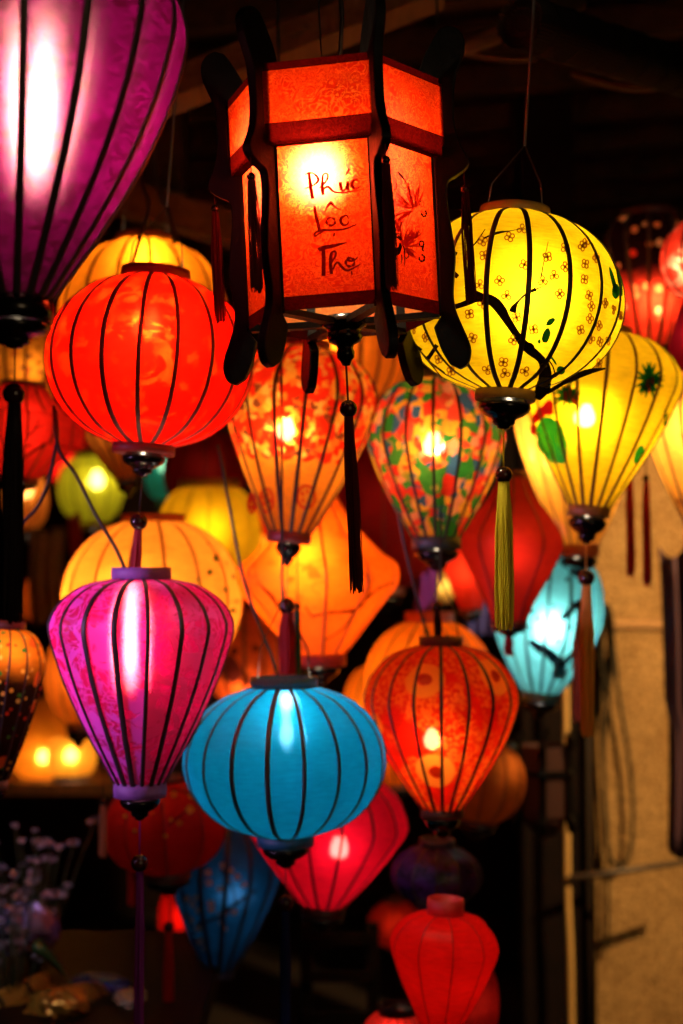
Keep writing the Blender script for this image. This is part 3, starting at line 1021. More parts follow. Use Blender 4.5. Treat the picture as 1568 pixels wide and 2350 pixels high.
words = [
    [  # Phúc
        [(165, 290, 8), (205, 268, 22), (250, 245, 30), (330, 262, 26), (395, 320, 40), (420, 385, 44), (385, 440, 38), (330, 480, 26), (240, 520, 24), (170, 545, 14)],
        [(245, 255, 40), (262, 400, 55), (285, 560, 58), (315, 740, 50)],
        [(430, 545, 14), (480, 500, 26), (540, 440, 30), (590, 360, 36), (600, 290, 34), (560, 258, 28), (510, 290, 32), (495, 420, 46), (495, 540, 56), (512, 665, 48)],
        [(515, 560, 26), (570, 515, 34), (620, 520, 40), (655, 560, 40), (715, 605, 30), (810, 622, 28), (950, 610, 26), (1100, 585, 18), (1270, 552, 8)],
        [(835, 420, 46), (838, 500, 52), (860, 565, 46), (905, 575, 30), (950, 520, 26), (975, 420, 40)],
        [(975, 410, 46), (972, 500, 52), (975, 585, 44)],
        [(1160, 400, 34), (1130, 375, 32), (1075, 400, 44), (1050, 460, 56), (1075, 525, 50), (1130, 545, 30), (1190, 515, 22), (1230, 480, 10)],
        [(1005, 175, 44), (970, 235, 30), (920, 315, 10)],
    ],
    [  # Lộc
        [(352, 870, 36), (362, 980, 52), (390, 1120, 56), (425, 1250, 52), (445, 1340, 44)],
        [(365, 1450, 28), (350, 1395, 36), (400, 1350, 30), (500, 1325, 44), (640, 1322, 32), (820, 1318, 34), (960, 1290, 26), (1140, 1215, 16)],
        [(370, 1440, 22), (430, 1395, 26), (510, 1350, 22)],
        circ(655, 1165, 82, 75, 42),
        [(985, 1120, 20), (960, 1055, 26), (900, 1060, 34), (845, 1110, 46), (845, 1180, 46), (900, 1235, 36), (965, 1210, 26), (1000, 1150, 14)],
        [(540, 985, 22), (590, 890, 30), (650, 810, 46), (710, 870, 32), (775, 915, 24), (845, 942, 18)],
        [(700, 1405, 62), (735, 1415, 58)],
    ],
    [  # Thọ
        [(425, 1700, 60), (480, 1665, 66), (620, 1635, 60), (780, 1600, 46), (955, 1555, 10)],
        [(510, 1680, 50), (520, 1820, 62), (520, 1980, 62), (520, 2185, 58)],
        [(640, 2000, 22), (690, 1900, 30), (745, 1800, 34), (745, 1735, 36), (690, 1730, 36), (655, 1800, 46), (650, 1950, 50), (668, 2150, 52)],
        [(700, 2060, 26), (740, 1960, 30), (790, 1930, 34), (840, 1990, 44), (910, 2060, 40), (980, 2080, 34), (1090, 2030, 28), (1205, 1965, 18)],
        circ(1015, 1925, 80, 80, 46, -60, 300),
        [(960, 1880, 40), (1040, 1905, 30), (1110, 1880, 24), (1160, 1825, 18)],
        [(1030, 2130, 58), (1060, 2125, 58)],
    ]]
for wd in words:
    mb = MB()
    for st in wd:
        ribbon(mb, fh, tz(st), max(6, (len(st) - 1) * 3), 1.25)
    mb.build('painted_word', INK, hexl)
rz = lambda pts: [(875.4 + x * .1223, 365.9 + y * .1223, wd * .1223) for x, y, wd in pts]
fr_ = face_hit(0)
mb = MB()
for st in [[(310, 235, 30), (380, 310, 40), (440, 390, 16), (520, 520, 12), (590, 780, 8)],
           circ(250, 490, 40, 75, 26, -70, 110), [(260, 765, 60), (275, 760, 60)],
           circ(760, 830, 40, 55, 16), circ(800, 1010, 42, 60, 42, -60, 190), circ(320, 1430, 40, 42, 28),
           circ(755, 1580, 40, 50, 34), [(790, 1620, 30), (770, 1690, 30), (800, 1720, 20)], circ(760, 1850, 50, 60, 38, -100, 200),
           [(310, 1440, 50), (350, 1480, 60), (370, 1510, 30)],
           [(350, 1570, 40), (355, 1640, 70), (330, 1700, 90), (320, 1760, 60), (290, 1780, 20)],
           [(265, 1630, 10), (270, 1700, 30), (300, 1740, 30)], [(230, 1690, 14), (280, 1780, 30), (240, 1850, 30), (265, 1880, 26), (295, 1840, 14)],
           [(380, 1780, 20), (385, 1880, 22), (370, 1960, 8)], [(400, 1600, 20), (430, 1680, 24), (440, 1880, 20), (432, 2010, 6)],
           circ(470, 1790, 40, 60, 26, -120, 120),
           [(560, 940, 6), (480, 1150, 10), (490, 1240, 8), (580, 1030, 6)], [(640, 1240, 6), (650, 1460, 8), (700, 1340, 8), (715, 1230, 5)]]:
    ribbon(mb, fr_, rz(st), max(6, (len(st) - 1) * 3))
mb.build('painted_bird', INK2, hexl)
mb = MB()
rnd = random.Random(3)
for cx, cy, a0, a1, n_, r0, r1 in ((640, 950, 150, 300, 15, 120, 620), (420, 1640, -120, 70, 16, 60, 430), (330, 1380, 200, 300, 7, 60, 380), (620, 1500, 200, 330, 8, 40, 300)):
    for i in range(n_):
        a = radians(a0 + (a1 - a0) * (i + rnd.random() * .5) / n_)
        rr1 = r0 + (r1 - r0) * (0.5 + .5 * rnd.random())
        bend = rnd.uniform(-.3, .3)
        st = []
        for u in (0, .35, .7, 1.0):
            q_ = r0 * .4 + (rr1 - r0 * .4) * u
            st.append((cx + q_ * cos(a + bend * u), cy + q_ * sin(a + bend * u), 34 * sin(pi * min(.98, u * .9 + .08))))
        st = [p for p in st if 225 < p[0] < 900 + (p[1] - 300) * .06]
        if len(st) > 2: ribbon(mb, fr_, rz(st), 8)
mb.build('painted_plume', INK3, hexl)
# left face: dark flowers beside the post
fl_ = face_hit(-2)
mb = MB()
for st in [[(590, 490, 3), (594, 540, 6), (592, 580, 3)], [(600, 500, 2), (597, 560, 4)], [(586, 610, 7), (592, 640, 9), (588, 668, 4)], [(597, 625, 5), (601, 655, 6), (596, 670, 2)],
           [(588, 545, 5), (598, 556, 5)], [(585, 590, 6), (600, 602, 4)]]:
    ribbon(mb, fl_, st, 8)
mb.build('painted_flower', INK2, hexl)

# ================================================================== lanterns in front
TH = lambda name, col, tr=0.4: sheer(name, col, tr, 0.5, 0.008)
T_PURPLE = TH('purple_thread', (0.20, 0.02, 0.22))
T_YELLOW = TH('yellow_thread', (0.95, 0.80, 0.05))
T_RED = TH('red_thread', (0.42, 0.012, 0.008))
T_ORANGE = TH('orange_thread', (0.98, 0.50, 0.06))
T_BROWN = TH('brown_thread', (0.45, 0.13, 0.04))
T_BLUE = TH('blue_thread', (0.01, 0.02, 0.12))
T_BLACK = TH('black_thread', (0.010, 0.004, 0.005), 0.1)
T_GREEN = TH('green_thread', (0.02, 0.10, 0.03))

FRONT = 'silk lanterns in the front rows'
# big purple, top left
L1 = lantern('balloon_lantern', 'huge shiny purple balloon lantern cut off by the top left corner', 1.7, (40, -170), (35, 690), tear_prof(392, 84, 110, .70, .28),
             (0.15, 0.001, 0.07), N=18, rib0=radians(2), ribw=19, ring_h=(24, 50), ring_col=M_LACQ, cup=60, cup_w=1.0, bulb=(76, 262), lum=1.9, bulb_r=.016, bulb_tall=3.6,
             tassel=dict(bead=(905, 26), end=1432, w=42, mat=T_BLACK, n=60, thick=.0014), group=FRONT, seg=26,
             cl=dict(refl=(0.16, 0.01, 0.12), pat='satin', hot=.42, hot_rough=.55, ior=1.4, streak=6.0, sheen=.012, c2=(0.045, 0.0005, 0.010), thru=.62, hw=.07, glo=.3))
# red round
L2 = lantern('round_lantern', 'bright red plain round lantern with mottled silk left of the hexagonal lantern', 2.35, (357, 640), (331, 1022), round_prof(238, 62, 70, .92),
             (1.0, 0.004, 0.0008), N=18, rib0=radians(-5.6), ribw=11, rib=M_RIB_RED, ring_h=(22, 20), ring_col=(0.30, 0.012, 0.01), cup=52, cup_w=.72, bulb=(342, 768), lum=3.6, bulb_r=.014,
             tassel=dict(plumb=False, bead=(1197, 20), end=1400, w=20, mat=T_RED, n=20, thick=.0022), hang=(372, 470), group=FRONT, seg=24,
             cl=dict(refl=(0.5, 0.012, 0.008), pat='mottle', hot=.10, c2=(1.0, 0.035, 0.002), sheen=.002, hw=.0, hot_rough=.4, glo=.3))
# yellow round with painted branch
L3 = lantern('round_lantern', 'bright yellow round lantern painted with a plum branch, blossoms and green birds', 2.15, (1181, 497), (1160, 898), round_prof(260, 60, 72, .93),
             (1.0, 0.63, 0.004), N=18, rib0=radians(9), ribw=10.5, ring_h=(18, 22), ring_col=(0.40, 0.24, 0.04), cup=66, cup_w=.92, bulb=(1215, 690), lum=1.75, bulb_r=.020,
             tassel=dict(bead=(1090, 20), end=1445, w=38, mat=T_YELLOW, n=70, thick=.0013, cord=T_YELLOW), hang=(1196, 330), group=FRONT, seg=24,
             cl=dict(refl=(0.6, 0.42, 0.01), pat='plain', hot=.10, hot_rough=.9, ior=1.4))
# purple floral
L4 = lantern('teardrop_lantern', 'magenta damask teardrop lantern with a bright vertical streak, left front', 2.35, (325, 1328), (322, 1797), tear_prof(213, 58, 66, .752, .5),
             (0.52, 0.001, 0.085), N=18, rib0=radians(4.2), ribw=11, ring_h=(26, 30), ring_col=None, cup=54, cup_w=.8, bulb=(306, 1475), lum=2.4, bulb_r=.014, bulb_tall=2.6, bcol=(1.0, .72, .40),
             tassel=dict(bead=(1978, 20), end=2400, w=20, mat=T_PURPLE, n=24, thick=.0020, cord=T_PURPLE), group=FRONT, seg=26,
             cl=dict(refl=(0.85, 0.15, 0.95), pat='damask', hot=.58, hot_rough=.36, ior=1.4, streak=4.5, sheen=.02, c2=(0.36, 0.001, 0.035), thru=.50, hw=.035, glo=.5))
L4ring = surface('purple_ring', (0.22, 0.08, 0.30), 0.6, var=0.6, scale=45)
for ch in L4.root.children:
    if ch.name.startswith(('top_ring', 'bottom_ring')): ch.data.materials[0] = L4ring
# blue
L5 = lantern('round_lantern', 'plain turquoise blue round lantern hanging low in the middle', 2.55, (652, 1575), (655, 1915), round_prof(234, 54, 66, .90),
             (0.001, 0.20, 0.42), N=18, rib0=radians(-9.4), ribw=10, ring_h=(22, 24), ring_col=(0.01, 0.09, 0.15), cup=52, cup_w=.85, bulb=(658, 1655), lum=1.7, bulb_r=.013,
             tassel=dict(bead=(2070, 19), end=2420, w=22, mat=T_BLUE, n=24, thick=.0022), hang=(650, 1380), group=FRONT, seg=24,
             cl=dict(refl=(0.004, 0.22, 0.42), pat='plain', hot=.14, hot_rough=.3, ior=1.35, streak=2.4, hw=.06, glo=.15, sheen=.010), bcol=(1.0, 0.85, 0.68))
# red sunflower print
L6 = lantern('teardrop_lantern', 'red teardrop lantern printed with sunflowers, right of the blue lantern', 2.65, (1012, 1480), (1015, 1858), tear_prof(179, 46, 48, .66, .35),
             (1.0, 0.010, 0.0015), N=18, rib0=radians(0), ribw=8, ring_h=(20, 16), ring_col=(0.09, 0.012, 0.008), cup=48, cup_w=.9, bulb=(994, 1692), lum=1.1, bulb_r=.016,
             tassel=None, hang=(1013, 1330), group=FRONT, seg=24, cl=dict(hot_rough=.40, ior=1.09, hw=.06, pat='lace', hot=.34, c2=(1.0, 0.12, 0.008), thru=.72))
# red and gold scalloped
L7 = lantern('teardrop_lantern', 'red and gold teardrop lantern with scalloped print directly below the hexagonal lantern', 2.72, (702, 800), (665, 1224), tear_prof(182, 48, 55, .70, .6),
             (1.0, 0.022, 0.004), N=16, rib0=radians(3), ribw=9, ring_h=(18, 22), ring_col=(0.16, 0.010, 0.008), cup=52, cup_w=.62, bulb=(658, 986), lum=2.3, bulb_r=.018,
             tassel=dict(bead=(1390, 20), end=1560, w=36, mat=T_RED, n=26, thick=.002), group=FRONT, seg=24,
             cl=dict(hot_rough=.40, ior=1.09, hw=.06, pat='scallop', scale=0.142, hot=.34, c2=(1.0, 0.26, 0.010),
                     pats=[(0, (1, .02, .003)), (.3, (1, .30, .02)), (.55, (1, .16, .01)), (.72, (.25, .05, .01)), (.85, (1, .42, .05))]))
# multicolour floral
L8 = lantern('teardrop_lantern', 'teardrop lantern with multicoloured flower print and green leaves, below the yellow lantern', 2.72, (1000, 870), (1002, 1236), tear_prof(160, 54, 55, .62, .42),
             (1, 1, 1), N=16, rib0=radians(-2), ribw=8.5, ring_h=(16, 24), ring_col=(0.015, 0.035, 0.03), cup=50, cup_w=.95, bulb=(996, 1022), lum=2.4, bulb_r=.018,
             tassel=dict(bead=(1392, 13), end=1470, w=16, mat=T_BLACK, n=14, thick=.002), group=FRONT, seg=22,
             cl=dict(hot_rough=.40, ior=1.09, hw=.06, pat='floral', scale=1.7, hot=.34, c2=(1, .45, .08),
                     pats=[(0, (.9, .03, .01)), (.2, (.03, .20, .02)), (.36, (1, .35, .02)), (.50, (1, .06, .02)), (.64, (.04, .10, .16)), (.76, (1, .28, .10)), (.84, (.06, .22, .02))]))
# yellow teardrop right
L9 = lantern('teardrop_lantern', 'plain yellow teardrop lantern with green flowers at right behind the round yellow one', 2.65, (1388, 768), (1352, 1166), tear_prof(186, 46, 60, .72, .55),
             (1.0, 0.60, 0.006), N=18, rib0=radians(4), ribw=8, rib=M_RIB_BROWN, ring_h=(16, 20), ring_col=(0.30, 0.12, 0.02), cup=62, cup_w=.95, bulb=(1346, 955), lum=2.8, bulb_r=.018,
             tassel=dict(bead=(1326, 19), end=1690, w=30, mat=T_ORANGE, n=34, thick=.002, cord=T_ORANGE), group=FRONT, seg=22,
             cl=dict(hot_rough=.40, ior=1.09, hw=.06, refl=(.5, .3, .01), pat='plain', hot=.34))
# dark print lantern, left edge
L10 = lantern('teardrop_lantern', 'amber teardrop lantern with dense dark flower print at the left edge', 2.5, (15, 1440), (-22, 1790), tear_prof(98, 40, 42, .74, .45),
              (0.03, 0.008, 0.003), N=14, rib0=radians(8), ribw=5, ring_h=(16, 18), ring_col=(0.1, .03, .01), cup=40, bulb=(20, 1500, .03), lum=1.15, bulb_r=.018, group=FRONT, seg=20,
              cl=dict(pat='speckle', hot=.0, c2=(1.0, 0.12, 0.02), scale=1.7, shoulder=(.19, .24, (1.0, .22, .012)), pats=[(0, (1, .35, .05)), (.35, (.8, .04, .01)), (.55, (.05, .18, .03)), (.7, (1, .45, .1))]))
# plain orange shoulder of that lantern
mt = L10.mat

# ================================================================== lanterns behind
MID = 'silk lanterns in the middle rows'
FAR = 'small lanterns glowing at the back of the stall'
AMB = (1.0, 0.30, 0.018)


def bg(name, label, Y, top, bot, prof, col, **k):
    k.setdefault('N', 16); k.setdefault('ribw', 8); k.setdefault('seg', 16); k.setdefault('across', 3); k.setdefault('group', MID)
    k.setdefault('cup', 40); k.setdefault('ring_h', (16, 16)); k.setdefault('rib', M_RIB_BROWN)
    return lantern(name, label, Y, top, bot, prof, col, **k)


bg('round_lantern', 'plain amber round lantern peeking out above the bright red one', 2.95, (333, 556), (330, 905), round_prof(197, 52, 56, .9), (1.0, 0.26, 0.006), rib0=radians(4), ribw=9,
   bulb=(336, 612), lum=1.84, bulb_r=.024, ring_col=(.2, .05, .01), hang=(330, 380), cl=dict(hot_rough=.40, ior=1.09, hw=.0, hot=.16))
L15 = bg('round_lantern', 'peach orange round lantern with green dots behind the magenta lantern', 2.95, (352, 1196), (352, 1560), round_prof(210, 55, 62, .9), (1.0, 0.30, 0.022), rib0=radians(7), ribw=7,
         bulb=(300, 1420), lum=3.6, bulb_r=.024, ring_col=(.35, .08, .01), ring_h=(16, 16), rib=surface('rib_orange', (.5, .12, .02), .6), cl=dict(hot=.0, refl=(.6, .3, .08)))
L14 = bg('diamond_lantern', 'orange diamond-shaped lantern with dark twig print in the middle', 2.95, (722, 1138), (735, 1505), diamond_prof(192, 56, 50, .49, .13), (1.0, 0.11, 0.003), N=12, rib0=radians(6), ribw=6,
         bulb=(700, 1300), lum=2.6, bulb_r=.026, ring_col=(.35, .02, .01), ring_h=(10, 24), cup=44, cup_w=.8, rib=surface('rib_rust', (.30, .05, .01), .6), cl=dict(pat='twigs', hot=.0, refl=(.6, .2, .04)))
bg('round_lantern', 'amber round lantern with faint twigs behind the hexagonal lantern foot', 3.3, (835, 690), (825, 930), round_prof(108, 36, 36, .9), (1.0, 0.20, 0.008), bulb=(770, 800), lum=1.65, bulb_r=.022,
   cl=dict(pat='twigs', hot=.0, refl=(.6, .2, .04)), ring_col=(.2, .05, .01))
bg('teardrop_lantern', 'flowered amber teardrop lantern tucked behind the plain yellow teardrop', 3.1, (1330, 860), (1328, 1254), tear_prof(150, 44, 50, .72, .6), (1.0, 0.42, 0.04), rib=M_RIB_BROWN, ribw=5,
   bulb=(1290, 1020), lum=3.6, bulb_r=.024, ring_h=(14, 24), ring_col=(.28, .07, .015), cup=48, tassel=dict(bead=(1388, 14), end=1655, w=28, mat=T_BROWN, n=24, thick=.0026),
   cl=dict(pat='twigs', hot=.0, scale=2.0, c2=(1, .3, .12)))
bg('teardrop_lantern', 'amber lantern with brown flower print cut off by the right edge', 2.9, (1625, 850), (1618, 1215), tear_prof(150, 40, 45, .70, .6), (1.0, 0.40, 0.04), ribw=7, rib=M_RIB,
   bulb=(1600, 980), lum=3.2, bulb_r=.024, cup=50, ring_col=(.2, .06, .02), cl=dict(pat='twigs', scale=2.2, hot=.0, c2=(.22, .05, .01)))
bg('teardrop_lantern', 'black lantern scattered with red flowers at right behind the yellow ones', 3.1, (1490, 500), (1490, 800), tear_prof(104, 40, 60, .80, .75, 1.0), (1.0, 0.04, 0.012), N=12, ribw=9, rib=M_RIB,
   bulb=(1500, 690), lum=2.6, bulb_r=.024, cup=34, ring_col=(.05, .01, .01), cl=dict(pat='speckle', scale=.8, hot=.0, c2=(.02, .05, .01), shoulder=(.13, .18, (.012, .002, .002)), pats=[(0, (1, .20, .05)), (.5, (1, .35, .12)), (.75, (1, .03, .01))]))
bg('round_lantern', 'red and cream round lantern at the right edge', 2.75, (1618, 500), (1615, 690), round_prof(100, 30, 30, .95), (1.0, 0.05, 0.02), N=12, ribw=7, rib=M_RIB_RED, bulb=(1585, 610), lum=1.4, bulb_r=.02,
   ring_col=(.2, .02, .01), cl=dict(pat='mottle', c2=(1, .45, .25), hot=.2))
bg('round_lantern', 'dull crimson round lantern at the right edge under the red and cream one', 3.3, (1600, 680), (1598, 850), round_prof(70, 24, 24, .95), (0.5, 0.01, 0.03), N=12, ribw=0, bulb=(1590, 770), lum=.35, bulb_r=.02,
   ring_col=(.15, .01, .01), cl=dict(hot=.0))
# dark red diamond, unlit, with a bulb added inside to brighten its red
bg('diamond_lantern', 'dim dark red diamond lantern behind the yellow tassel', 3.0, (1178, 1092), (1168, 1428), [(0, 40), (.14, 58), (.3, 88), (.46, 116), (.53, 122), (.6, 118), (.72, 92), (.86, 54), (1, 32)], (0.62, 0.016, 0.008), N=10, ribw=5, rib=M_RIB_RED, ring_h=(12, 10), cup=24,
   ring_col=(.08, .01, .01), tassel=dict(bead=(1452, 8), end=1505, w=18, mat=T_RED, n=14, thick=.0025), bulb=(1178, 1270), lum=.8, bulb_r=.03, cl=dict(refl=(.55, .05, .02), hot=.0, thru=.5))
bg('diamond_lantern', 'red diamond lantern half hidden left of the dark red diamond one', 3.3, (1075, 1190), (1080, 1400), diamond_prof(62, 25, 22, .5, .12), (1.0, 0.035, 0.01), N=10, ribw=0, ring_h=(8, 8), cup=20,
   bulb=(1070, 1310), lum=1.2, bulb_r=.025, ring_col=(.1, .01, .01), cl=dict(hot=.0))
LC = bg('round_lantern', 'pale cyan lantern with dark plum branch before the plaster wall', 3.2, (1268, 1275), (1240, 1592), tear_prof(128, 42, 60, .58, .25, .9), (0.16, 0.68, 0.72), N=16, ribw=7,
        rib=surface('rib_teal', (.01, .10, .12), .6), bulb=(1262, 1440), lum=2.5, bulb_r=.024, ring_h=(14, 18), ring_col=(.03, .10, .11), cup=40, cl=dict(refl=(.1, .5, .55), hot=.2), bcol=(1, .92, .8))
L23 = bg('round_lantern', 'amber round lantern right behind the top of the red sunflower lantern', 3.15, (985, 1425), (985, 1720), round_prof(152, 44, 48, .9), (1.0, 0.18, 0.005), rib=M_RIB_BROWN, ribw=5,
         bulb=(960, 1570), lum=1.7, bulb_r=.026, ring_h=(22, 10), ring_col=(.5, .08, .01), cl=dict(hot=.0))
bg('round_lantern', 'amber lantern between the blue lantern and the red sunflower lantern', 3.5, (900, 1520), (905, 1800), tear_prof(118, 40, 40, .6, .3, .9), (1.0, 0.19, 0.006), ribw=4,
   bulb=(880, 1640), lum=1.36, bulb_r=.026, ring_h=(8, 8), cup=34, ring_col=(.12, .03, .01), cl=dict(hot=.0))
bg('round_lantern', 'brown orange lantern low behind the red sunflower lantern', 3.3, (1120, 1700), (1095, 1882), round_prof(100, 40, 36, .9), (0.55, 0.11, 0.012), N=12, ribw=4, bulb=(1165, 1765), lum=.2, bulb_r=.022,
   ring_h=(8, 8), cup=34, ring_col=(.05, .015, .01), cl=dict(hot=.0))
# lower left: dark red, dark blue, crimson
LR = bg('round_lantern', 'unlit dark red round lantern with yellow blossoms under the magenta one', 3.0, (372, 1792), (385, 2000), round_prof(146, 45, 50, .88), (0.45, 0.008, 0.005), N=10, ribw=4, rib=M_RIB_RED,
        ring_h=(10, 16), ring_col=(.05, .006, .005), cup=38, tassel=dict(bead=(2125, 12), end=2420, w=18, mat=T_RED, n=18, thick=.0026), bulb=(330, 1850), lum=.13, bulb_r=.03, cl=dict(hot=.0, refl=(.45, .015, .012), thru=.5))  # faint bulb added inside this unlit lantern to lift its red
LB = bg('teardrop_lantern', 'dim dark blue teardrop lantern with pale pink blossoms behind the blue lantern', 3.3, (525, 1880), (503, 2226), tear_prof(130, 34, 46, .66, .5), (0.008, 0.10, 0.24), N=14, ribw=12, rib=surface('rib_navy', (.001, .002, .006), .7),
        ring_h=(10, 14), ring_col=(.006, .02, .10), cup=0, bulb=(535, 2045), lum=.30, bulb_r=.02, bulb_tall=.7, cl=dict(refl=(.01, .07, .2), hot=.15), bcol=(.75, .9, 1))
bg('teardrop_lantern', 'crimson pink teardrop lantern with a glaring bulb behind the blue lantern', 2.95, (756, 1772), (742, 2080), tear_prof(190, 48, 52, .60, .72, 1.05), (0.9, 0.004, 0.035), N=16, rib0=radians(10), ribw=7, rib=M_RIB,
   ring_h=(12, 20), ring_col=(.03, .008, .008), cup=36, bulb=(776, 1938), lum=.55, bulb_r=.015, cl=dict(hot_rough=.40, ior=1.09, hw=.06, hot=.26, refl=(.6, .02, .05)))
bg('round_lantern', 'nearly black lantern with a violet sheen under the red sunflower lantern', 2.85, (1003, 1940), (1000, 2072), round_prof(106, 40, 34, .9), (0.02, 0.004, 0.03), N=12, ribw=5, rib=M_RIB, ring_h=(16, 8), cup=20,
   ring_col=(.02, .01, .02), cl=dict(refl=(.045, .015, .09), pat='damask', hot=.0, thru=.2, sheen=.05))
bg('round_lantern', 'bright red lantern glimpsed left of the dark blue teardrop one', 3.8, (425, 2015), (428, 2190), round_prof(62, 24, 24, .9), (1.0, 0.006, 0.003), N=12, ribw=5, rib=M_RIB_RED, ring_h=(8, 8), cup=16,
   bulb=(425, 2100), lum=.8, bulb_r=.022, ring_col=(.1, .01, .01), cl=dict(hot=.0))
# plain red vase-like lantern and its neighbours at the bottom
bg('vase_lantern', 'plain red ribless vase-shaped lantern with open top at the bottom right', 2.55, (1022, 2095), (1010, 2380), tear_prof(127, 34, 40, .72, .6, 1.0), (1.0, 0.006, 0.004), N=10, rib0=radians(9), ribw=2, rib=M_RIB_RED, sag=.015,
   ring_h=(34, 10), ring_col=(.62, .02, .015), cup=30, bulb=(1020, 2210), lum=.5, bulb_r=.03, cl=dict(refl=(.9, .012, .010), hot=.0, thru=.42, sheen=.012, glo=0.0))
bg('vase_lantern', 'red lantern half hidden behind the vase-shaped one, lower right', 3.0, (1100, 2215), (1095, 2390), round_prof(50, 20, 22, .9), (0.9, 0.02, 0.014), N=10, ribw=0, ring_h=(8, 6), cup=0,
   bulb=(1092, 2300), lum=.32, bulb_r=.03, ring_col=(.3, .01, .01), cl=dict(hot=.0, thru=.55))
bg('round_lantern', 'red ribbed lantern just showing its top at the bottom edge', 2.9, (912, 2322), (912, 2420), round_prof(80, 34, 38, .9), (0.95, 0.025, 0.02), N=18, ribw=3, rib=M_RIB_RED, ring_h=(16, 6), cup=0,
   bulb=(900, 2370), lum=.55, bulb_r=.02, ring_col=(.03, .01, .01), cl=dict(hot=.0))
# left side, behind the big purple lantern
LRD = bg('diamond_lantern', 'red flattened lantern with black twigs behind the long black tassel', 2.95, (55, 885), (40, 1098), diamond_prof(150, 46, 50, .52, .3), (0.85, 0.014, 0.006), N=16, rib0=.1, ribw=5, rib=M_RIB_RED, ring_h=(8, 10), cup=26,
         bulb=(60, 985), lum=.55, bulb_r=.026, ring_col=(.1, .01, .01), cl=dict(hot=.0, refl=(.4, .01, .01)))
bg('round_lantern', 'amber lantern with dark speckled print behind the big purple finial', 3.2, (60, 700), (58, 935), round_prof(92, 32, 32, .9), (1.0, 0.28, 0.015), N=12, ribw=8, rib=M_RIB, bulb=(70, 850), lum=.7, bulb_r=.022, ring_h=(8, 8), cup=20,
   ring_col=(.1, .03, .01), cl=dict(pat='speckle', scale=1.2, hot=0, c2=(.12, .03, .01), pats=[(0, (.12, .02, .01)), (.5, (.5, .05, .01)), (.8, (.1, .02, .0))]))
bg('teardrop_lantern', 'brownish amber ribbed lantern tip below the bright red lantern', 3.3, (258, 920), (290, 1100), tear_prof(80, 22, 36, .66, .7), (0.85, 0.22, 0.02), N=14, ribw=7, bulb=(250, 980), lum=.45, bulb_r=.022, ring_h=(6, 8), cup=36,
   ring_col=(.02, .01, .01), cl=dict(hot=.0))
bg('round_lantern', 'small out-of-focus lime green lantern at the back, left', 4.6, (205, 1045), (212, 1200), round_prof(76, 24, 24, .9), (0.62, 0.62, 0.02), N=12, ribw=4, rib=surface('rib_olive', (.15, .16, .02), .6), bulb=(222, 1105), lum=1.9, bulb_r=.024,
   group=FAR, cup=20, ring_col=(.2, .2, .02), cl=dict(hot_rough=.40, ior=1.09, hw=.15, hot=.5))
bg('round_lantern', 'small out-of-focus amber lantern at the back beside the black tassel', 4.6, (60, 1080), (62, 1215), round_prof(50, 18, 18, .85), (1.0, 0.30, 0.03), N=12, ribw=3, bulb=(58, 1126), lum=2.2, bulb_r=.024, group=FAR, cup=16,
   ring_col=(.1, .03, .01), cl=dict(hot_rough=.40, ior=1.09, hw=.15, hot=.5))
bg('round_lantern', 'small out-of-focus teal lantern at the back below the red finial', 4.8, (385, 1035), (385, 1150), round_prof(52, 18, 18, .9), (0.02, 0.42, 0.36), N=12, ribw=3, rib=surface('rib_deep_teal', (.01, .1, .1), .6), bulb=(383, 1072), lum=1.2, bulb_r=.022,
   group=FAR, cup=14, ring_col=(.01, .1, .1), cl=dict(hot_rough=.40, ior=1.09, hw=.15, hot=.5))
bg('round_lantern', 'small out-of-focus red lantern at the back beside the lime green one', 5.0, (172, 985), (172, 1120), round_prof(66, 20, 20, .9), (1.0, 0.012, 0.01), N=12, ribw=3, rib=M_RIB_RED, bulb=(155, 1070), lum=.9, bulb_r=.02, group=FAR, cup=14,
   ring_col=(.1, .01, .01), cl=dict(hot=.0))
bg('round_lantern', 'out-of-focus yellow lantern behind the peach orange one', 3.8, (480, 1118), (480, 1340), round_prof(122, 40, 60, .85), (1.0, 0.50, 0.006), N=14, ribw=4, rib=surface('rib_ochre', (.5, .3, .02), .6), bulb=(480, 1220), lum=1.05, bulb_r=.028, group=FAR,
   ring_h=(16, 8), ring_col=(.25, .2, .03), cl=dict(hot=.0))
bg('round_lantern', 'dark orange flowered lantern behind the gap left of the red tassel', 3.7, (560, 1400), (562, 1620), round_prof(92, 30, 30, .9), (0.9, 0.10, 0.012), N=12, ribw=6, rib=M_RIB, bulb=(560, 1580), lum=1.3, bulb_r=.024, group=FAR, ring_h=(8, 8),
   ring_col=(.05, .01, .01), cl=dict(pat='speckle', scale=.6, hot=.0, c2=(.1, .01, .005), pats=[(0, (.1, .01, .005)), (.5, (.6, .04, .01)), (.8, (.1, .01, .0))]))
bg('round_lantern', 'large dim maroon lantern in the dark between the two flowered teardrops', 3.9, (880, 985), (880, 1350), round_prof(150, 40, 40, .9), (0.25, 0.006, 0.005), N=12, ribw=4, rib=M_RIB_RED, group=FAR, ring_col=(.05, .006, .005),
   bulb=(880, 1150), lum=.14, bulb_r=.03, cl=dict(hot=.0, refl=(.3, .012, .01)))
bg('round_lantern', 'dim maroon lantern in the dark right of the bright red one', 4.0, (470, 985), (470, 1180), round_prof(95, 30, 30, .9), (0.22, 0.006, 0.005), N=12, ribw=4, rib=M_RIB_RED, group=FAR, ring_col=(.05, .006, .005),
   bulb=(470, 1080), lum=.14, bulb_r=.03, cl=dict(hot=.0, refl=(.3, .012, .01)))
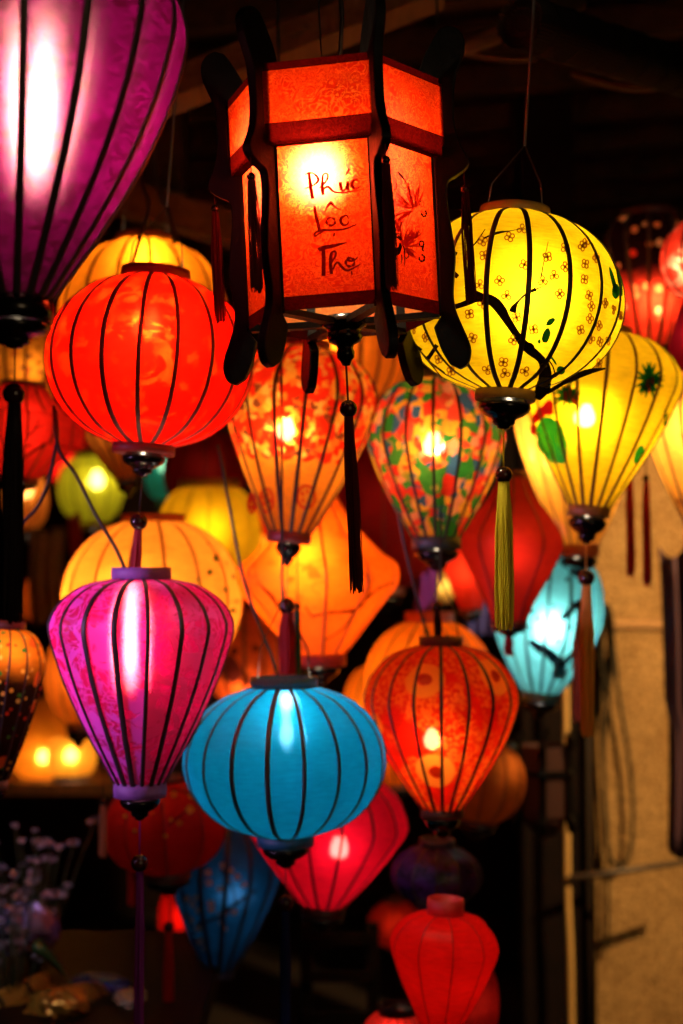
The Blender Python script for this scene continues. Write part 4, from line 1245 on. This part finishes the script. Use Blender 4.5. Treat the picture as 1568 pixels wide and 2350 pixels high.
bg('round_lantern', 'orange lantern edge showing left of the magenta teardrop', 3.6, (178, 1440), (180, 1660), round_prof(76, 24, 24, .9), (1.0, 0.20, 0.012), N=12, ribw=3, rib=M_RIB_BROWN, bulb=(180, 1550), lum=1.5, bulb_r=.02, group=FAR,
   ring_col=(.1, .03, .01), cl=dict(hot=.0))
bg('round_lantern', 'tiny cream lantern glowing far back under the multicoloured one', 4.3, (1020, 1312), (1022, 1378), round_prof(24, 9, 9, .9), (1.0, .62, .12), N=10, ribw=2, bulb=(1020, 1345), lum=1.5, bulb_r=.012, group=FAR, cup=8, ring_h=(4, 4),
   ring_col=(.2, .1, .02), cl=dict(hot=.0))
for lab_, Y_, x_, y_, R_, col_, lum_ in (
        ('blurred brown orange lantern far left beside the long black tassel', 4.9, 95, 1375, 58, (1.0, .15, .008), .35),
        ('blurred yellow orange lantern behind the left flank of the scalloped one', 4.2, 590, 1225, 72, (1.0, .34, .015), 1.3),
        ('blurred red lantern behind the upper left of the orange diamond one', 4.0, 630, 1180, 60, (1.0, .02, .004), 1.2),
        ('blurred deep orange lantern far back left of the glowing shelf lamps', 5.0, 225, 1665, 60, (1.0, .16, .006), .5),
        ('blurred orange lantern in the gap right of the orange diamond one', 4.4, 960, 1250, 52, (1.0, .05, .006), .55),
        ('blurred dark red lantern between the blue and the red vase lanterns', 4.2, 905, 2120, 60, (.8, .02, .006), .22)):
    bg('round_lantern', lab_, Y_, (x_, y_ - R_ * .86), (x_, y_ + R_ * .86), round_prof(R_, R_ * .3, R_ * .3, .9), col_, N=12, ribw=3, rib=M_RIB_RED, bulb=(x_, y_), lum=lum_, bulb_r=.02, group=FAR, cup=14, ring_h=(6, 6),
       ring_col=(.1, .02, .01), cl=dict(hot=.0))
# two glowing lamps on the shelf
bg('table_lamp', 'tall amber bell-shaped lamp glowing on the shelf, left of the pair', 4.6, (105, 1600), (108, 1786), [(0, 52), (.08, 66), (.25, 78), (.45, 76), (.7, 56), (.9, 36), (1, 24)], (1.0, 0.28, 0.012), N=16, ribw=0, sag=0, ring_h=(0, 8), cup=0,
   bulb=(100, 1737), lum=1.9, bulb_r=.017, ring_col=(.02, .01, .01), group='amber lamps on the shelf', cat='lamp', cl=dict(hot_rough=.40, ior=1.09, hw=.06, hot=.4))
bg('table_lamp', 'low rounded amber lamp glowing on the shelf, right of the pair', 4.5, (165, 1688), (165, 1778), [(0, 40), (.1, 49), (.35, 56), (.7, 54), (.92, 44), (1, 30)], (1.0, 0.42, 0.03), N=16, ribw=0, sag=0, ring_h=(0, 8), cup=0,
   bulb=(163, 1735), lum=3.0, bulb_r=.019, ring_col=(.02, .01, .01), group='amber lamps on the shelf', cat='lamp', cl=dict(hot_rough=.40, ior=1.09, hw=.06, hot=.4))

# ================================================================== painted decoration on the lanterns
D_BLACK = sheer('branch_paint', (0.010, 0.006, 0.004), 0.1)
D_GOLD = sheer('blossom_paint', (0.34, 0.11, 0.006), 0.55)
D_GREEN = sheer('green_paint', (0.006, 0.10, 0.035), 0.4)
D_TEAL = sheer('teal_paint', (0.02, 0.30, 0.20), 0.6)
D_PINK = sheer('pink_paint', (0.70, 0.01, 0.10), 0.6)
D_REDP = sheer('red_paint', (0.65, 0.03, 0.01), 0.6)
D_CREAM = sheer('cream_paint', (0.60, 0.36, 0.22), 0.3)
D_YEL = sheer('yellow_paint', (0.75, 0.55, 0.06), 0.4)
yz = lambda pts: [(914.6 + x * .3542, 490 + y * .3542, wd * .3542) for x, y, wd in pts]
h3 = lambda x, y: hit(L3, x, y)
mb = MB()
for st in [[(330, 615, 26), (440, 580, 32), (520, 545, 42), (590, 555, 55), (650, 605, 62), (710, 700, 46), (770, 790, 40), (815, 850, 52), (860, 890, 54), (920, 940, 46), (950, 1000, 62), (948, 1080, 76), (930, 1140, 78), (895, 1200, 44)],
           [(430, 475, 14), (500, 515, 30), (580, 550, 30)],
           [(960, 1160, 26), (1080, 1092, 22), (1160, 1052, 34), (1240, 1022, 32), (1340, 1003, 10)],
           [(738, 640, 40), (748, 610, 34), (775, 570, 12), (830, 518, 12), (890, 490, 22)], [(885, 492, 10), (920, 478, 5), (965, 455, 3)],
           [(440, 245, 4), (500, 190, 9), (562, 100, 4)], [(550, 160, 7), (640, 125, 16), (720, 112, 5), (800, 98, 3)], [(925, 410, 8), (938, 330, 5), (970, 180, 3)],
           [(960, 930, 10), (1000, 990, 8), (1020, 1060, 8)], [(980, 1060, 12), (1040, 1020, 8), (1075, 1000, 4)], [(40, 735, 6), (90, 830, 9), (150, 885, 16)], [(190, 940, 26), (225, 890, 22), (250, 850, 26)],
           [(190, 945, 16), (230, 1000, 10), (285, 1065, 6)], [(150, 900, 8), (200, 960, 12), (300, 1030, 6)], [(800, 850, 30), (850, 865, 50), (880, 890, 20)], [(350, 250, 24), (380, 262, 20)], [(350, 380, 30), (385, 410, 26)]]:
    ribbon(mb, h3, yz(st), max(5, (len(st) - 1) * 3), 1.15)
mb.build('painted_branch', D_BLACK, L3.root)
mb = MB(); mbk = MB()
rnd = random.Random(11)
for (x, y) in [(720, 150), (555, 270), (545, 178), (815, 330), (655, 435), (525, 460), (700, 530), (965, 280), (1080, 220), (1080, 345), (1210, 325), (1205, 425), (1045, 520), (935, 435), (545, 585), (460, 650), (765, 672), (875, 750),
               (1280, 285), (1240, 680), (1180, 752), (1300, 725), (1250, 812), (1305, 830), (1340, 580), (1395, 620), (1360, 820), (680, 962), (690, 1035), (820, 1022), (575, 1010), (745, 818), (1008, 400), (100, 745), (175, 800),
               (260, 942), (340, 1022), (450, 280), (1440, 660), (800, 100), (1190, 210), (1300, 970), (480, 805), (1235, 530), (1250, 600), (1215, 190)]:
    px, py = 914.6 + x * .3542, 490 + y * .3542
    rr = (px - 1172) / 258
    fx = max(.35, sqrt(max(0.05, 1 - rr * rr)))
    a0 = rnd.random() * 6.28
    n_ = rnd.choice((3, 4, 4))
    mb = MB()
    for i in range(n_):
        a = a0 + i * 2 * pi / n_
        cx, cy = px + 7.0 * cos(a) * fx, py + 7.0 * sin(a)
        ribbon(mb, h3, [(cx + 4.8 * cos(t_) * fx, cy + 4.8 * sin(t_), 3.0) for t_ in [a + 2 * pi * j / 8 for j in range(9)]], 8)
    blob(mbk, h3, px, py, 2.2 * fx, 3.4, 0, 6)
    mb.build('painted_blossom', D_GOLD, L3.root)
mbk.build('painted_stamen', D_BLACK, L3.root)['kind'] = 'stuff'
mb = MB()
for (x, y, a, b2, an) in [(985, 700, 34, 18, -.6), (958, 790, 26, 52, .25), (912, 828, 10, 14, 0), (1050, 1015, 30, 28, .3), (1390, 430, 14, 90, -.25), (1432, 440, 12, 105, -.2), (1408, 500, 26, 50, 0), (1005, 950, 8, 38, -.6)]:
    mb = MB()
    blob(mb, h3, 914.6 + x * .3542, 490 + y * .3542, a * .3542, b2 * .3542, an, 12, .2, rnd)
    mb.build('painted_leaf', D_GREEN, L3.root)

# yellow teardrop: painted flowers
h9 = lambda x, y: hit(L9, x, y)
mb = MB()
for i in range(16):
    a = i * 2.4
    ribbon(mb, h9, [(1490, 872, 6), (1490 + 18 * cos(a), 872 + 22 * sin(a), 9), (1490 + 34 * cos(a), 872 + 42 * sin(a), 3)], 5)
for i in range(8):
    a = i * 2.4
    ribbon(mb, h9, [(1528, 960, 3), (1528 + 7 * cos(a), 960 + 22 * sin(a), 3)], 3)
for i in range(14):
    a = i * 2.4
    ribbon(mb, h9, [(1300, 900, 6), (1300 + 16 * cos(a), 905 + 18 * sin(a), 8), (1300 + 34 * cos(a), 905 + 30 * sin(a), 3)], 4)
mb.build('painted_foliage', D_GREEN, L9.root)['kind'] = 'stuff'
mb = MB()
blob(mb, h9, 1266, 1010, 34, 58, -.35, 18, .15, rnd)
mb.build('painted_leaf', D_TEAL, L9.root)
mb = MB()
blob(mb, h9, 1466, 1042, 10, 24, .4, 10, .1, rnd)
mb.build('painted_leaf', D_TEAL, L9.root)
mb = MB()
for x, y, r in ((1258, 935, 14), (1240, 948, 12), (1228, 960, 10), (1225, 985, 9)):
    blob(mb, h9, x, y, r, r * 1.3, 0, 9, .4, rnd)
mb.build('painted_petal', D_PINK, L9.root)['kind'] = 'stuff'
mb = MB()
for x, y, r in ((1492, 875, 9), (1488, 892, 7), (1303, 902, 12), (1322, 915, 9)):
    blob(mb, h9, x, y, r, r * 1.4, 0, 9, .4, rnd)
mb.build('painted_flower', D_REDP, L9.root)['kind'] = 'stuff'

# peach lantern: green dots
h15 = lambda x, y: hit(L15, x, y)
mb = MB()
for x, y, r in ((497, 1280, 7), (493, 1400, 5), (482, 1313, 6), (470, 1376, 5), (537, 1323, 5), (519, 1353, 5), (513, 1420, 6), (500, 1440, 6), (478, 1245, 4), (305, 1330, 7), (375, 1312, 5), (535, 1400, 6), (525, 1448, 6), (455, 1330, 4), (372, 1240, 3), (520, 1290, 3), (545, 1380, 4),
                (200, 1380, 5), (215, 1340, 4), (548, 1440, 5), (505, 1465, 5)):
    blob(mb, h15, x, y, r, r * 1.1, 0, 9, .5, rnd)
mb.build('painted_dot', D_GREEN, L15.root)['kind'] = 'stuff'
# scalloped lantern: round medallions
h7 = lambda x, y: hit(L7, x, y)
mb = MB()
for cx, cy, rx, ry in ((612, 1148, 15, 26), (703, 1140, 20, 26), (578, 1155, 8, 22)):
    ribbon(mb, h7, [(cx + rx * cos(a), cy + ry * sin(a), 6) for a in [2 * pi * j / 16 for j in range(17)]], 24)
    for j in range(5):
        blob(mb, h7, cx + rx * .5 * cos(j * 2.5), cy + ry * .5 * sin(j * 2.5), 4, 6, 0, 7, .4, rnd)
mb.build('painted_medallion', D_REDP, L7.root)['kind'] = 'stuff'
# diamond lantern: twigs
h14 = lambda x, y: hit(L14, x, y)
mb = MB()
for st in [[(905, 1335, 4), (870, 1350, 5), (840, 1375, 5), (815, 1400, 7), (760, 1405, 5), (715, 1415, 6)], [(815, 1400, 5), (790, 1440, 4), (745, 1470, 3)], [(600, 1345, 4), (625, 1370, 8), (640, 1395, 5)], [(840, 1375, 4), (850, 1340, 3), (835, 1310, 3)], [(715, 1415, 4), (700, 1390, 4)]]:
    ribbon(mb, h14, st, 10)
mb.build('painted_twig', sheer('twig_paint', (.10, .02, .004), .3), L14.root)
# red flattened lantern: black twigs
hrd = lambda x, y: hit(LRD, x, y)
mb = MB()
for st in [[(40, 1065, 4), (70, 1040, 6), (110, 1015, 7), (128, 995, 4)], [(110, 1015, 4), (140, 1020, 3)], [(60, 1005, 3), (80, 985, 4), (90, 960, 2)], [(45, 1030, 4), (75, 1018, 5)], [(80, 985, 3), (100, 975, 3)]]:
    ribbon(mb, hrd, st, 8)
mb.build('painted_twig', D_BLACK, LRD.root)
# cyan lantern: dark branch
hc_ = lambda x, y: hit(LC, x, y)
mb = MB()
for st in [[(1215, 1470, 5), (1235, 1485, 9), (1262, 1500, 10), (1285, 1530, 12), (1280, 1555, 16)], [(1285, 1528, 8), (1315, 1500, 6), (1330, 1470, 4)], [(1200, 1390, 3), (1225, 1405, 5)], [(1290, 1420, 5), (1310, 1400, 8), (1325, 1380, 4)]]:
    ribbon(mb, hc_, st, 10, 2.2)
for x, y in ((1300, 1330), (1260, 1345), (1235, 1420), (1310, 1440), (1215, 1440), (1280, 1470), (1340, 1360), (1270, 1390)):
    blob(mb, hc_, x, y, 4, 6, 0, 7, .5, rnd)
mb.build('painted_branch', sheer('cyan_branch_paint', (.006, .02, .03), .2), LC.root)['kind'] = 'stuff'
# dark red lantern: yellow blossoms on twigs
hr = lambda x, y: hit(LR, x, y)
mb = MB(); mt_ = MB()
for x, y, r in ((436, 1857, 9), (412, 1888, 6), (393, 1880, 4), (400, 1822, 6), (380, 1918, 5), (440, 1826, 6), (310, 1905, 4), (287, 1872, 4), (350, 1865, 4)):
    for j in range(4):
        blob(mb, hr, x + r * .6 * cos(j * 1.57), y + r * .6 * sin(j * 1.57), r * .6, r * .6, 0, 7, .2, rnd)
ribbon(mt_, hr, [(385, 1895, 3), (410, 1875, 5), (436, 1857, 3)], 6)
ribbon(mt_, hr, [(385, 1812, 3), (410, 1812, 4), (440, 1826, 3)], 6)
mb.build('painted_blossom', D_YEL, LR.root)['kind'] = 'stuff'; mt_.build('painted_twig', D_BLACK, LR.root)
# dark blue lantern: pale blossoms
hbz = lambda x, y: hit(LB, x, y)
mb = MB(); mt_ = MB()
for x, y in ((478, 2002), (513, 1985), (530, 1998), (522, 2018), (545, 2012), (480, 2025), (485, 2072), (486, 2086), (508, 2100), (430, 2062), (442, 2075), (455, 2088), (428, 2100), (515, 2095), (538, 2092), (505, 2040), (450, 2060), (510, 2118), (438, 2112), (460, 2160), (472, 2175), (514, 2130), (560, 2030), (455, 2130)):
    for j in range(4):
        blob(mb, hbz, x + 4.5 * cos(j * 1.57 + .4), y + 4.5 * sin(j * 1.57 + .4), 4.2, 4.2, 0, 6, .2, rnd)
ribbon(mt_, hbz, [(450, 2120, 6), (500, 2105, 8), (540, 2075, 8), (590, 2040, 5)], 10)
ribbon(mt_, hbz, [(540, 2075, 5), (535, 2040, 4), (505, 1990, 3)], 8)
mb.build('painted_blossom', D_CREAM, LB.root)['kind'] = 'stuff'; mt_.build('painted_branch', D_BLACK, LB.root)

# ================================================================== loose cords, tassels and goods
def cable(name, lab, pts, Y, r, mat=M_WIRE, n=40, cat='cable'):
    q = spline([p if len(p) == 3 else (p[0], p[1], Y) for p in pts], n)
    o_ = MB().tube([P(*p) for p in q], r, 7).build(name, mat)
    return tag(o_, lab, cat, 'loose black cables between the lanterns')


cable('black_cable', 'black cable slanting down to the top of the magenta lantern', [(124, 930), (128, 985), (140, 1040), (175, 1090), (220, 1180), (262, 1250), (285, 1300), (292, 1330)], 2.42, .0032)
cable('black_cable', 'black cable curling back towards the long black tassel', [(128, 940), (132, 1000), (124, 1050), (110, 1110), (85, 1165), (45, 1205), (20, 1230)], 2.44, .0034)
cable('black_cable', 'black cable hanging from the roof into the amber lantern top', [(322, 300), (326, 420), (342, 470), (318, 560), (300, 620)], 2.5, .0034)
cable('black_cable', 'thicker black cable beside it curving past the crossbeam', [(352, 300), (356, 400), (372, 450), (392, 500), (400, 560)], 2.8, .0042)
cable('black_cable', 'thin black cable running down from the red lantern to the blue one', [(500, 1020), (520, 1120), (540, 1230), (560, 1330), (590, 1420), (622, 1500), (640, 1560)], 2.62, .0030)
cable('black_cable', 'thin black cable running down to the red sunflower lantern', [(915, 1180), (930, 1260), (950, 1340), (965, 1400), (985, 1470)], 2.7, .0030)


def loose_tassel(lab, x, y0, y1, w_, Y, mat, grp):
    r_ = link('hanging_tassel', None)
    p = P(x, y1, Y)
    r_.location = p
    tag(r_, lab, 'tassel', grp)
    sc = Y / F
    mb_ = MB()
    strands(mb_, (0, 0, (y1 - y0) * sc), (y1 - y0) * sc, w_ * sc, 20, random.Random(5), .0022)
    mb_.lathe([(w_ * sc * .2, (y1 - y0) * sc), (w_ * sc * .42, (y1 - y0) * sc * .9), (w_ * sc * .45, (y1 - y0) * sc * .1)], 10)
    mb_.build('threads', mat, r_)
    MB().ball((0, 0, (y1 - y0 + 8) * sc), 9 * sc, 12).build('bead', M_BEAD, r_)
    MB().tube([(0, 0, (y1 - y0 + 12) * sc), (0, 0, (y1 - y0 + 300) * sc)], .0012, 5).build('cord', M_WIRE, r_)


loose_tassel('dark red tassel before the plaster wall, the left one of two', 1447, 1085, 1328, 17, 3.0, T_RED, 'pair of red tassels by the wall')
loose_tassel('dark red tassel before the plaster wall, the right one of two', 1485, 1105, 1350, 17, 3.0, T_RED, 'pair of red tassels by the wall')
loose_tassel('green tassel behind the top of the blue lantern', 682, 1400, 1560, 14, 2.75, T_GREEN, 'tassels above the blue lantern')
loose_tassel('pink-brown tassel at the left rim of the dark red lantern', 236, 1850, 1968, 16, 2.9, TH('pink_thread', (.5, .14, .09)), 'tassels at lower left')
loose_tassel('bright red tassel behind the magenta lantern cord', 302, 1960, 2080, 16, 3.1, T_RED, 'tassels at lower left')


# small dark hexagonal lantern before the pillar
def small_hex(x, y0, y1, Y, Rpx, lab):
    r_ = link('hexagonal_lantern', None)
    p = P(x, y1, Y)
    r_.location = p
    r_.rotation_euler = (0, 0, .3)
    tag(r_, lab, 'lantern')
    s_ = Y / F; hh = (y1 - y0) * s_; R_ = Rpx * s_
    red = surface('dark_red_silk', (.03, .002, .001), .7)
    for k in range(6):
        a, b = k * pi / 3, (k + 1) * pi / 3
        va, vb = Vector((R_ * cos(a), R_ * sin(a), 0)), Vector((R_ * cos(b), R_ * sin(b), 0))
        MB().add([va, vb, vb + Vector((0, 0, hh)), va + Vector((0, 0, hh))], [(0, 1, 2, 3)]).build('side_panel', red, r_, False)
        MB().box(*beam(va * 1.03 + Vector((0, 0, hh * .62)), vb * 1.03 + Vector((0, 0, hh * .62)), .010, .014)).build('rail', M_BLACKWOOD, r_, False)
        oc = [(1.0, 1.2), (1.25, 1.15), (1.28, 1.02), (1.08, .9), (1.06, .7), (1.22, .6), (1.05, .5), (1.08, .2), (1.1, .05), (1.3, -.08), (1.25, -.22), (1.05, -.2), (.95, 0)]
        pts = [(R_ * u, hh * v_) for u, v_ in oc]
        bm_ = bmesh.new()
        fv = [bm_.verts.new((-.008, -u, v_)) for u, v_ in pts]
        fc = bm_.faces.new(fv)
        ex = bmesh.ops.extrude_face_region(bm_, geom=[fc])
        bmesh.ops.translate(bm_, verts=[g_ for g_ in ex['geom'] if isinstance(g_, bmesh.types.BMVert)], vec=(.016, 0, 0))
        bmesh.ops.recalc_face_normals(bm_, faces=bm_.faces)
        me = bpy.data.meshes.new('carved_post'); bm_.to_mesh(me); bm_.free(); me.materials.append(M_BLACKWOOD)
        o_ = link('carved_post', me, r_); o_.rotation_euler = (0, 0, a + pi / 2)
    MB().tube([(0, 0, hh), (0, 0, hh + 1.2)], .0015, 5).build('hanging_wire', M_WIRE, r_)
    MB().lathe([(1e-4, 0.0), (R_ * .95, 0), (R_ * .8, -.02), (R_ * .4, -.05), (1e-4, -.06)], 6).build('base_cone', red, r_)


small_hex(1252, 1712, 1868, 3.5, 62, 'unlit dark hexagonal lantern with black posts hanging before the pillar')

# goods at the bottom left: artificial flowers, wrapped parcels, straw rolls
M_LILAC = surface('lilac_petal', (0.24, 0.20, 0.38), 0.3, var=0.6)
M_STEM = surface('dark_stem', (0.01, 0.03, 0.012), 0.6)


def bouquet(lab, cx, cy, Y, spread, n_, seed, mat):
    rnd_ = random.Random(seed)
    r_ = link('flower_bouquet', None)
    base = P(cx, cy + 260, Y)
    r_.location = base
    tag(r_, lab, 'flowers', 'artificial flowers at lower left')
    s_ = Y / F
    stems = MB()
    for i in range(n_):
        q_ = Vector((rnd_.gauss(0, spread * .5), rnd_.gauss(0, spread * .35), 0)) * s_
        hgt = (260 + rnd_.uniform(-110, 110)) * s_
        c_ = q_ + Vector((0, 0, hgt))
        stems.tube([Vector((q_.x * .1, q_.y * .1, 0)), q_ * .6 + Vector((0, 0, hgt * .6)), c_], .0016, 4)
        fl = MB()
        pr = rnd_.uniform(10, 20) * s_
        for j in range(9):
            a = j * 2.4 + rnd_.random(); el = rnd_.uniform(-.2, 1.0)
            d_ = Vector((cos(a) * cos(el), sin(a) * cos(el), sin(el)))
            t_ = d_.orthogonal().normalized() * pr * .45
            up_ = d_.cross(t_).normalized() * pr * .18
            fl.add([c_, c_ + d_ * pr * .6 + t_, c_ + d_ * pr + up_, c_ + d_ * pr * .6 - t_], [(0, 1, 2), (0, 2, 3)])
        fl.build('flower_head', mat, r_)
    stems.build('stems', M_STEM, r_)


bouquet('loose bunch of lilac artificial flowers in the dark lower left', 75, 2010, 3.2, 105, 34, 4, M_LILAC)
bouquet('grey-violet artificial flowers at the left edge below the lilac bunch', 25, 2120, 3.0, 80, 22, 8, surface('grey_violet_petal', (.16, .13, .2), .35, var=.5))
M_STRAW = wood('straw', (0.40, 0.20, 0.03), 30, .3)
M_FOIL = surface('wrapping_foil', (0.6, 0.55, 0.55), 0.10, metal=.9, bump=1.0, scale=26)
za = P(0, 2330, 2.9).z
tb = slab('display_table', -1.5, -.28, 2.75, 3.6, za - .05, za, wood('table_wood', (.006, .003, .0015), 14))
tag(tb, 'wooden display table at the bottom left corner', 'table')


def straw_roll(lab, A, B, r_):
    A = Vector(A); B = Vector(B)
    o_ = link('straw_roll', None)
    d_ = B - A
    o_.matrix_world = Matrix.Translation(A) @ d_.to_track_quat('Z', 'Y').to_matrix().to_4x4()
    tag(o_, lab, 'straw roll', 'straw goods at lower left')
    L_ = d_.length
    MB().lathe([(1e-4, 0), (r_ * .93, 0), (r_ * .96, L_ * .5), (r_ * .93, L_), (1e-4, L_)], 20).build('core', M_STRAW, o_)
    stalk = MB().tube([(0, -r_, 0), (.004, -r_ * 1.02, L_ * .5), (0, -r_, L_)], r_ * .07, 5).build('stalk', M_STRAW, o_)
    for j in range(1, 36):
        q_ = link('stalk', stalk.data, o_); q_.rotation_euler = (0, 0, j * 2 * pi / 36 + random.uniform(-.03, .03)); q_.location = (0, 0, random.uniform(-.01, .01))
    for u in (.3, .7):
        MB().lathe([(r_ * 1.02, L_ * u), (r_ * 1.1, L_ * u + .003), (r_ * 1.1, L_ * u + .009), (r_ * 1.02, L_ * u + .012)], 24).build('binding', M_STRING, o_)


straw_roll('golden straw roll lying at the very bottom left', P(-60, 2345, 2.95), P(105, 2268, 3.05), .034)
straw_roll('second straw roll right of the golden one on the table', P(95, 2325, 2.9), P(240, 2290, 3.1), .038)
# folded green fan-like leaf
mb = MB()
v = []; f = []
for i in range(13):
    u = i / 12
    for j in range(3):
        x = 75 + 105 * u + (j - 1) * 26 * sin(pi * u) * .6
        y = 2175 + 115 * u * u - (j - 1) * -34 * sin(pi * (u * .8 + .1))
        v.append(P(x, y, 2.95 + .02 * abs(j - 1) + .05 * u))
for i in range(12):
    for j in range(2):
        p0 = i * 3 + j
        f.append((p0, p0 + 1, p0 + 4, p0 + 3))
lf = mb.add(v, f).build('folded_leaf', surface('leaf_green', (.02, .06, .02), .25))
lf.modifiers.new('thick', 'SOLIDIFY').thickness = .003
tag(lf, 'large folded dark green leaf standing behind the straw rolls', 'leaf')


def parcel(lab, cx, cy, Y, sx, sz, seed, mat):
    rnd_ = random.Random(seed)
    s_ = Y / F
    v_ = []; f_ = []
    n1_, n2_ = 20, 10
    for i in range(n2_ + 1):
        th_ = pi * i / n2_
        for j in range(n1_):
            ph_ = 2 * pi * j / n1_
            d_ = Vector((sin(th_) * cos(ph_), sin(th_) * sin(ph_), cos(th_)))
            q_ = 1 + .28 * noise.noise(d_ * 3.1 + Vector((seed, 0, 0))) + .14 * noise.noise(d_ * 8 + Vector((0, seed, 0)))
            v_.append(Vector((d_.x * sx * s_ * q_, d_.y * .05 * q_, d_.z * sz * s_ * q_)))
    for i in range(n2_):
        for j in range(n1_):
            f_.append((i * n1_ + j, i * n1_ + (j + 1) % n1_, (i + 1) * n1_ + (j + 1) % n1_, (i + 1) * n1_ + j))
    o_ = MB().add(v_, f_).build('wrapped_parcel', mat, None, False)
    o_.location = P(cx, cy, Y)
    tag(o_, lab, 'parcel', 'wrapped parcels at lower left')


parcel('shiny blue foil parcel behind the straw rolls', 225, 2258, 3.1, 75, 22, 3, surface('blue_foil', (.06, .12, .5), .12, metal=.9, bump=1.0, scale=22))
parcel('violet crinkled cellophane heap under the lilac flowers', 60, 2130, 3.15, 80, 60, 5, surface('cellophane', (.22, .16, .42), .10, metal=.8, bump=1.0, scale=24))
parcel('amber cellophane bundle between the straw rolls', 150, 2300, 2.92, 60, 34, 7, surface('amber_cellophane', (.5, .24, .04), .12, metal=.7, bump=1.0, scale=20))
parcel('clear crinkled parcel with white glints on the table', 300, 2290, 3.0, 40, 18, 9, M_FOIL)
# dark rack at bottom middle
rack = link('wooden_rack', None)
rack.location = P(790, 2349, 3.6)
tag(rack, 'dark wooden rack with slats in the shadow below the lanterns', 'rack')
s_ = 3.6 / F
for x in (-85, 65):
    MB().box(Matrix.Translation((x * s_, 0, 60 * s_)), .03, .03, 330 * s_).build('upright', M_DARKPOST, rack, False)
for z in (-60, 20, 110, 195):
    MB().box(Matrix.Translation((-10 * s_, -.02, z * s_)), 165 * s_, .012, 24 * s_).build('slat', M_DARKPOST, rack, False)
# far cloths: violet and blue striped, grey banner at left
def far_cloth(lab, x0, x1, y0, y1, Y, mat):
    v_ = []; f_ = []
    for j in range(9):
        for i in range(13):
            u = i / 12; w_ = j / 8
            v_.append(P(x0 + (x1 - x0) * u + 5 * sin(w_ * 4 + x0), y0 + (y1 - y0) * w_ + 6 * sin(u * 6), Y + .02 * sin(u * 16 + w_)))
    for j in range(8):
        for i in range(12):
            p_ = j * 13 + i
            f_.append((p_, p_ + 1, p_ + 14, p_ + 13))
    o_ = MB().add(v_, f_).build('hanging_cloth', mat)
    o_.modifiers.new('thick', 'SOLIDIFY').thickness = .003
    tag(o_, lab, 'cloth', 'cloths hanging at the back')


far_cloth('violet cloth glimpsed under the multicoloured lantern', 955, 1000, 1285, 1400, 3.9, surface('violet_cloth', (.16, .02, .45), .8))
far_cloth('deep blue cloth glimpsed behind the dark red diamond lantern', 1070, 1130, 1380, 1460, 4.0, surface('blue_cloth', (.03, .04, .30), .8))
far_cloth('dull grey cloth hanging at the far left', 72, 150, 1215, 1430, 4.2, surface('grey_cloth', (.16, .14, .12), .9))
far_cloth('dark crimson cloth strip at the far left', 162, 190, 1180, 1400, 4.25, surface('crimson_cloth', (.30, .01, .03), .9))
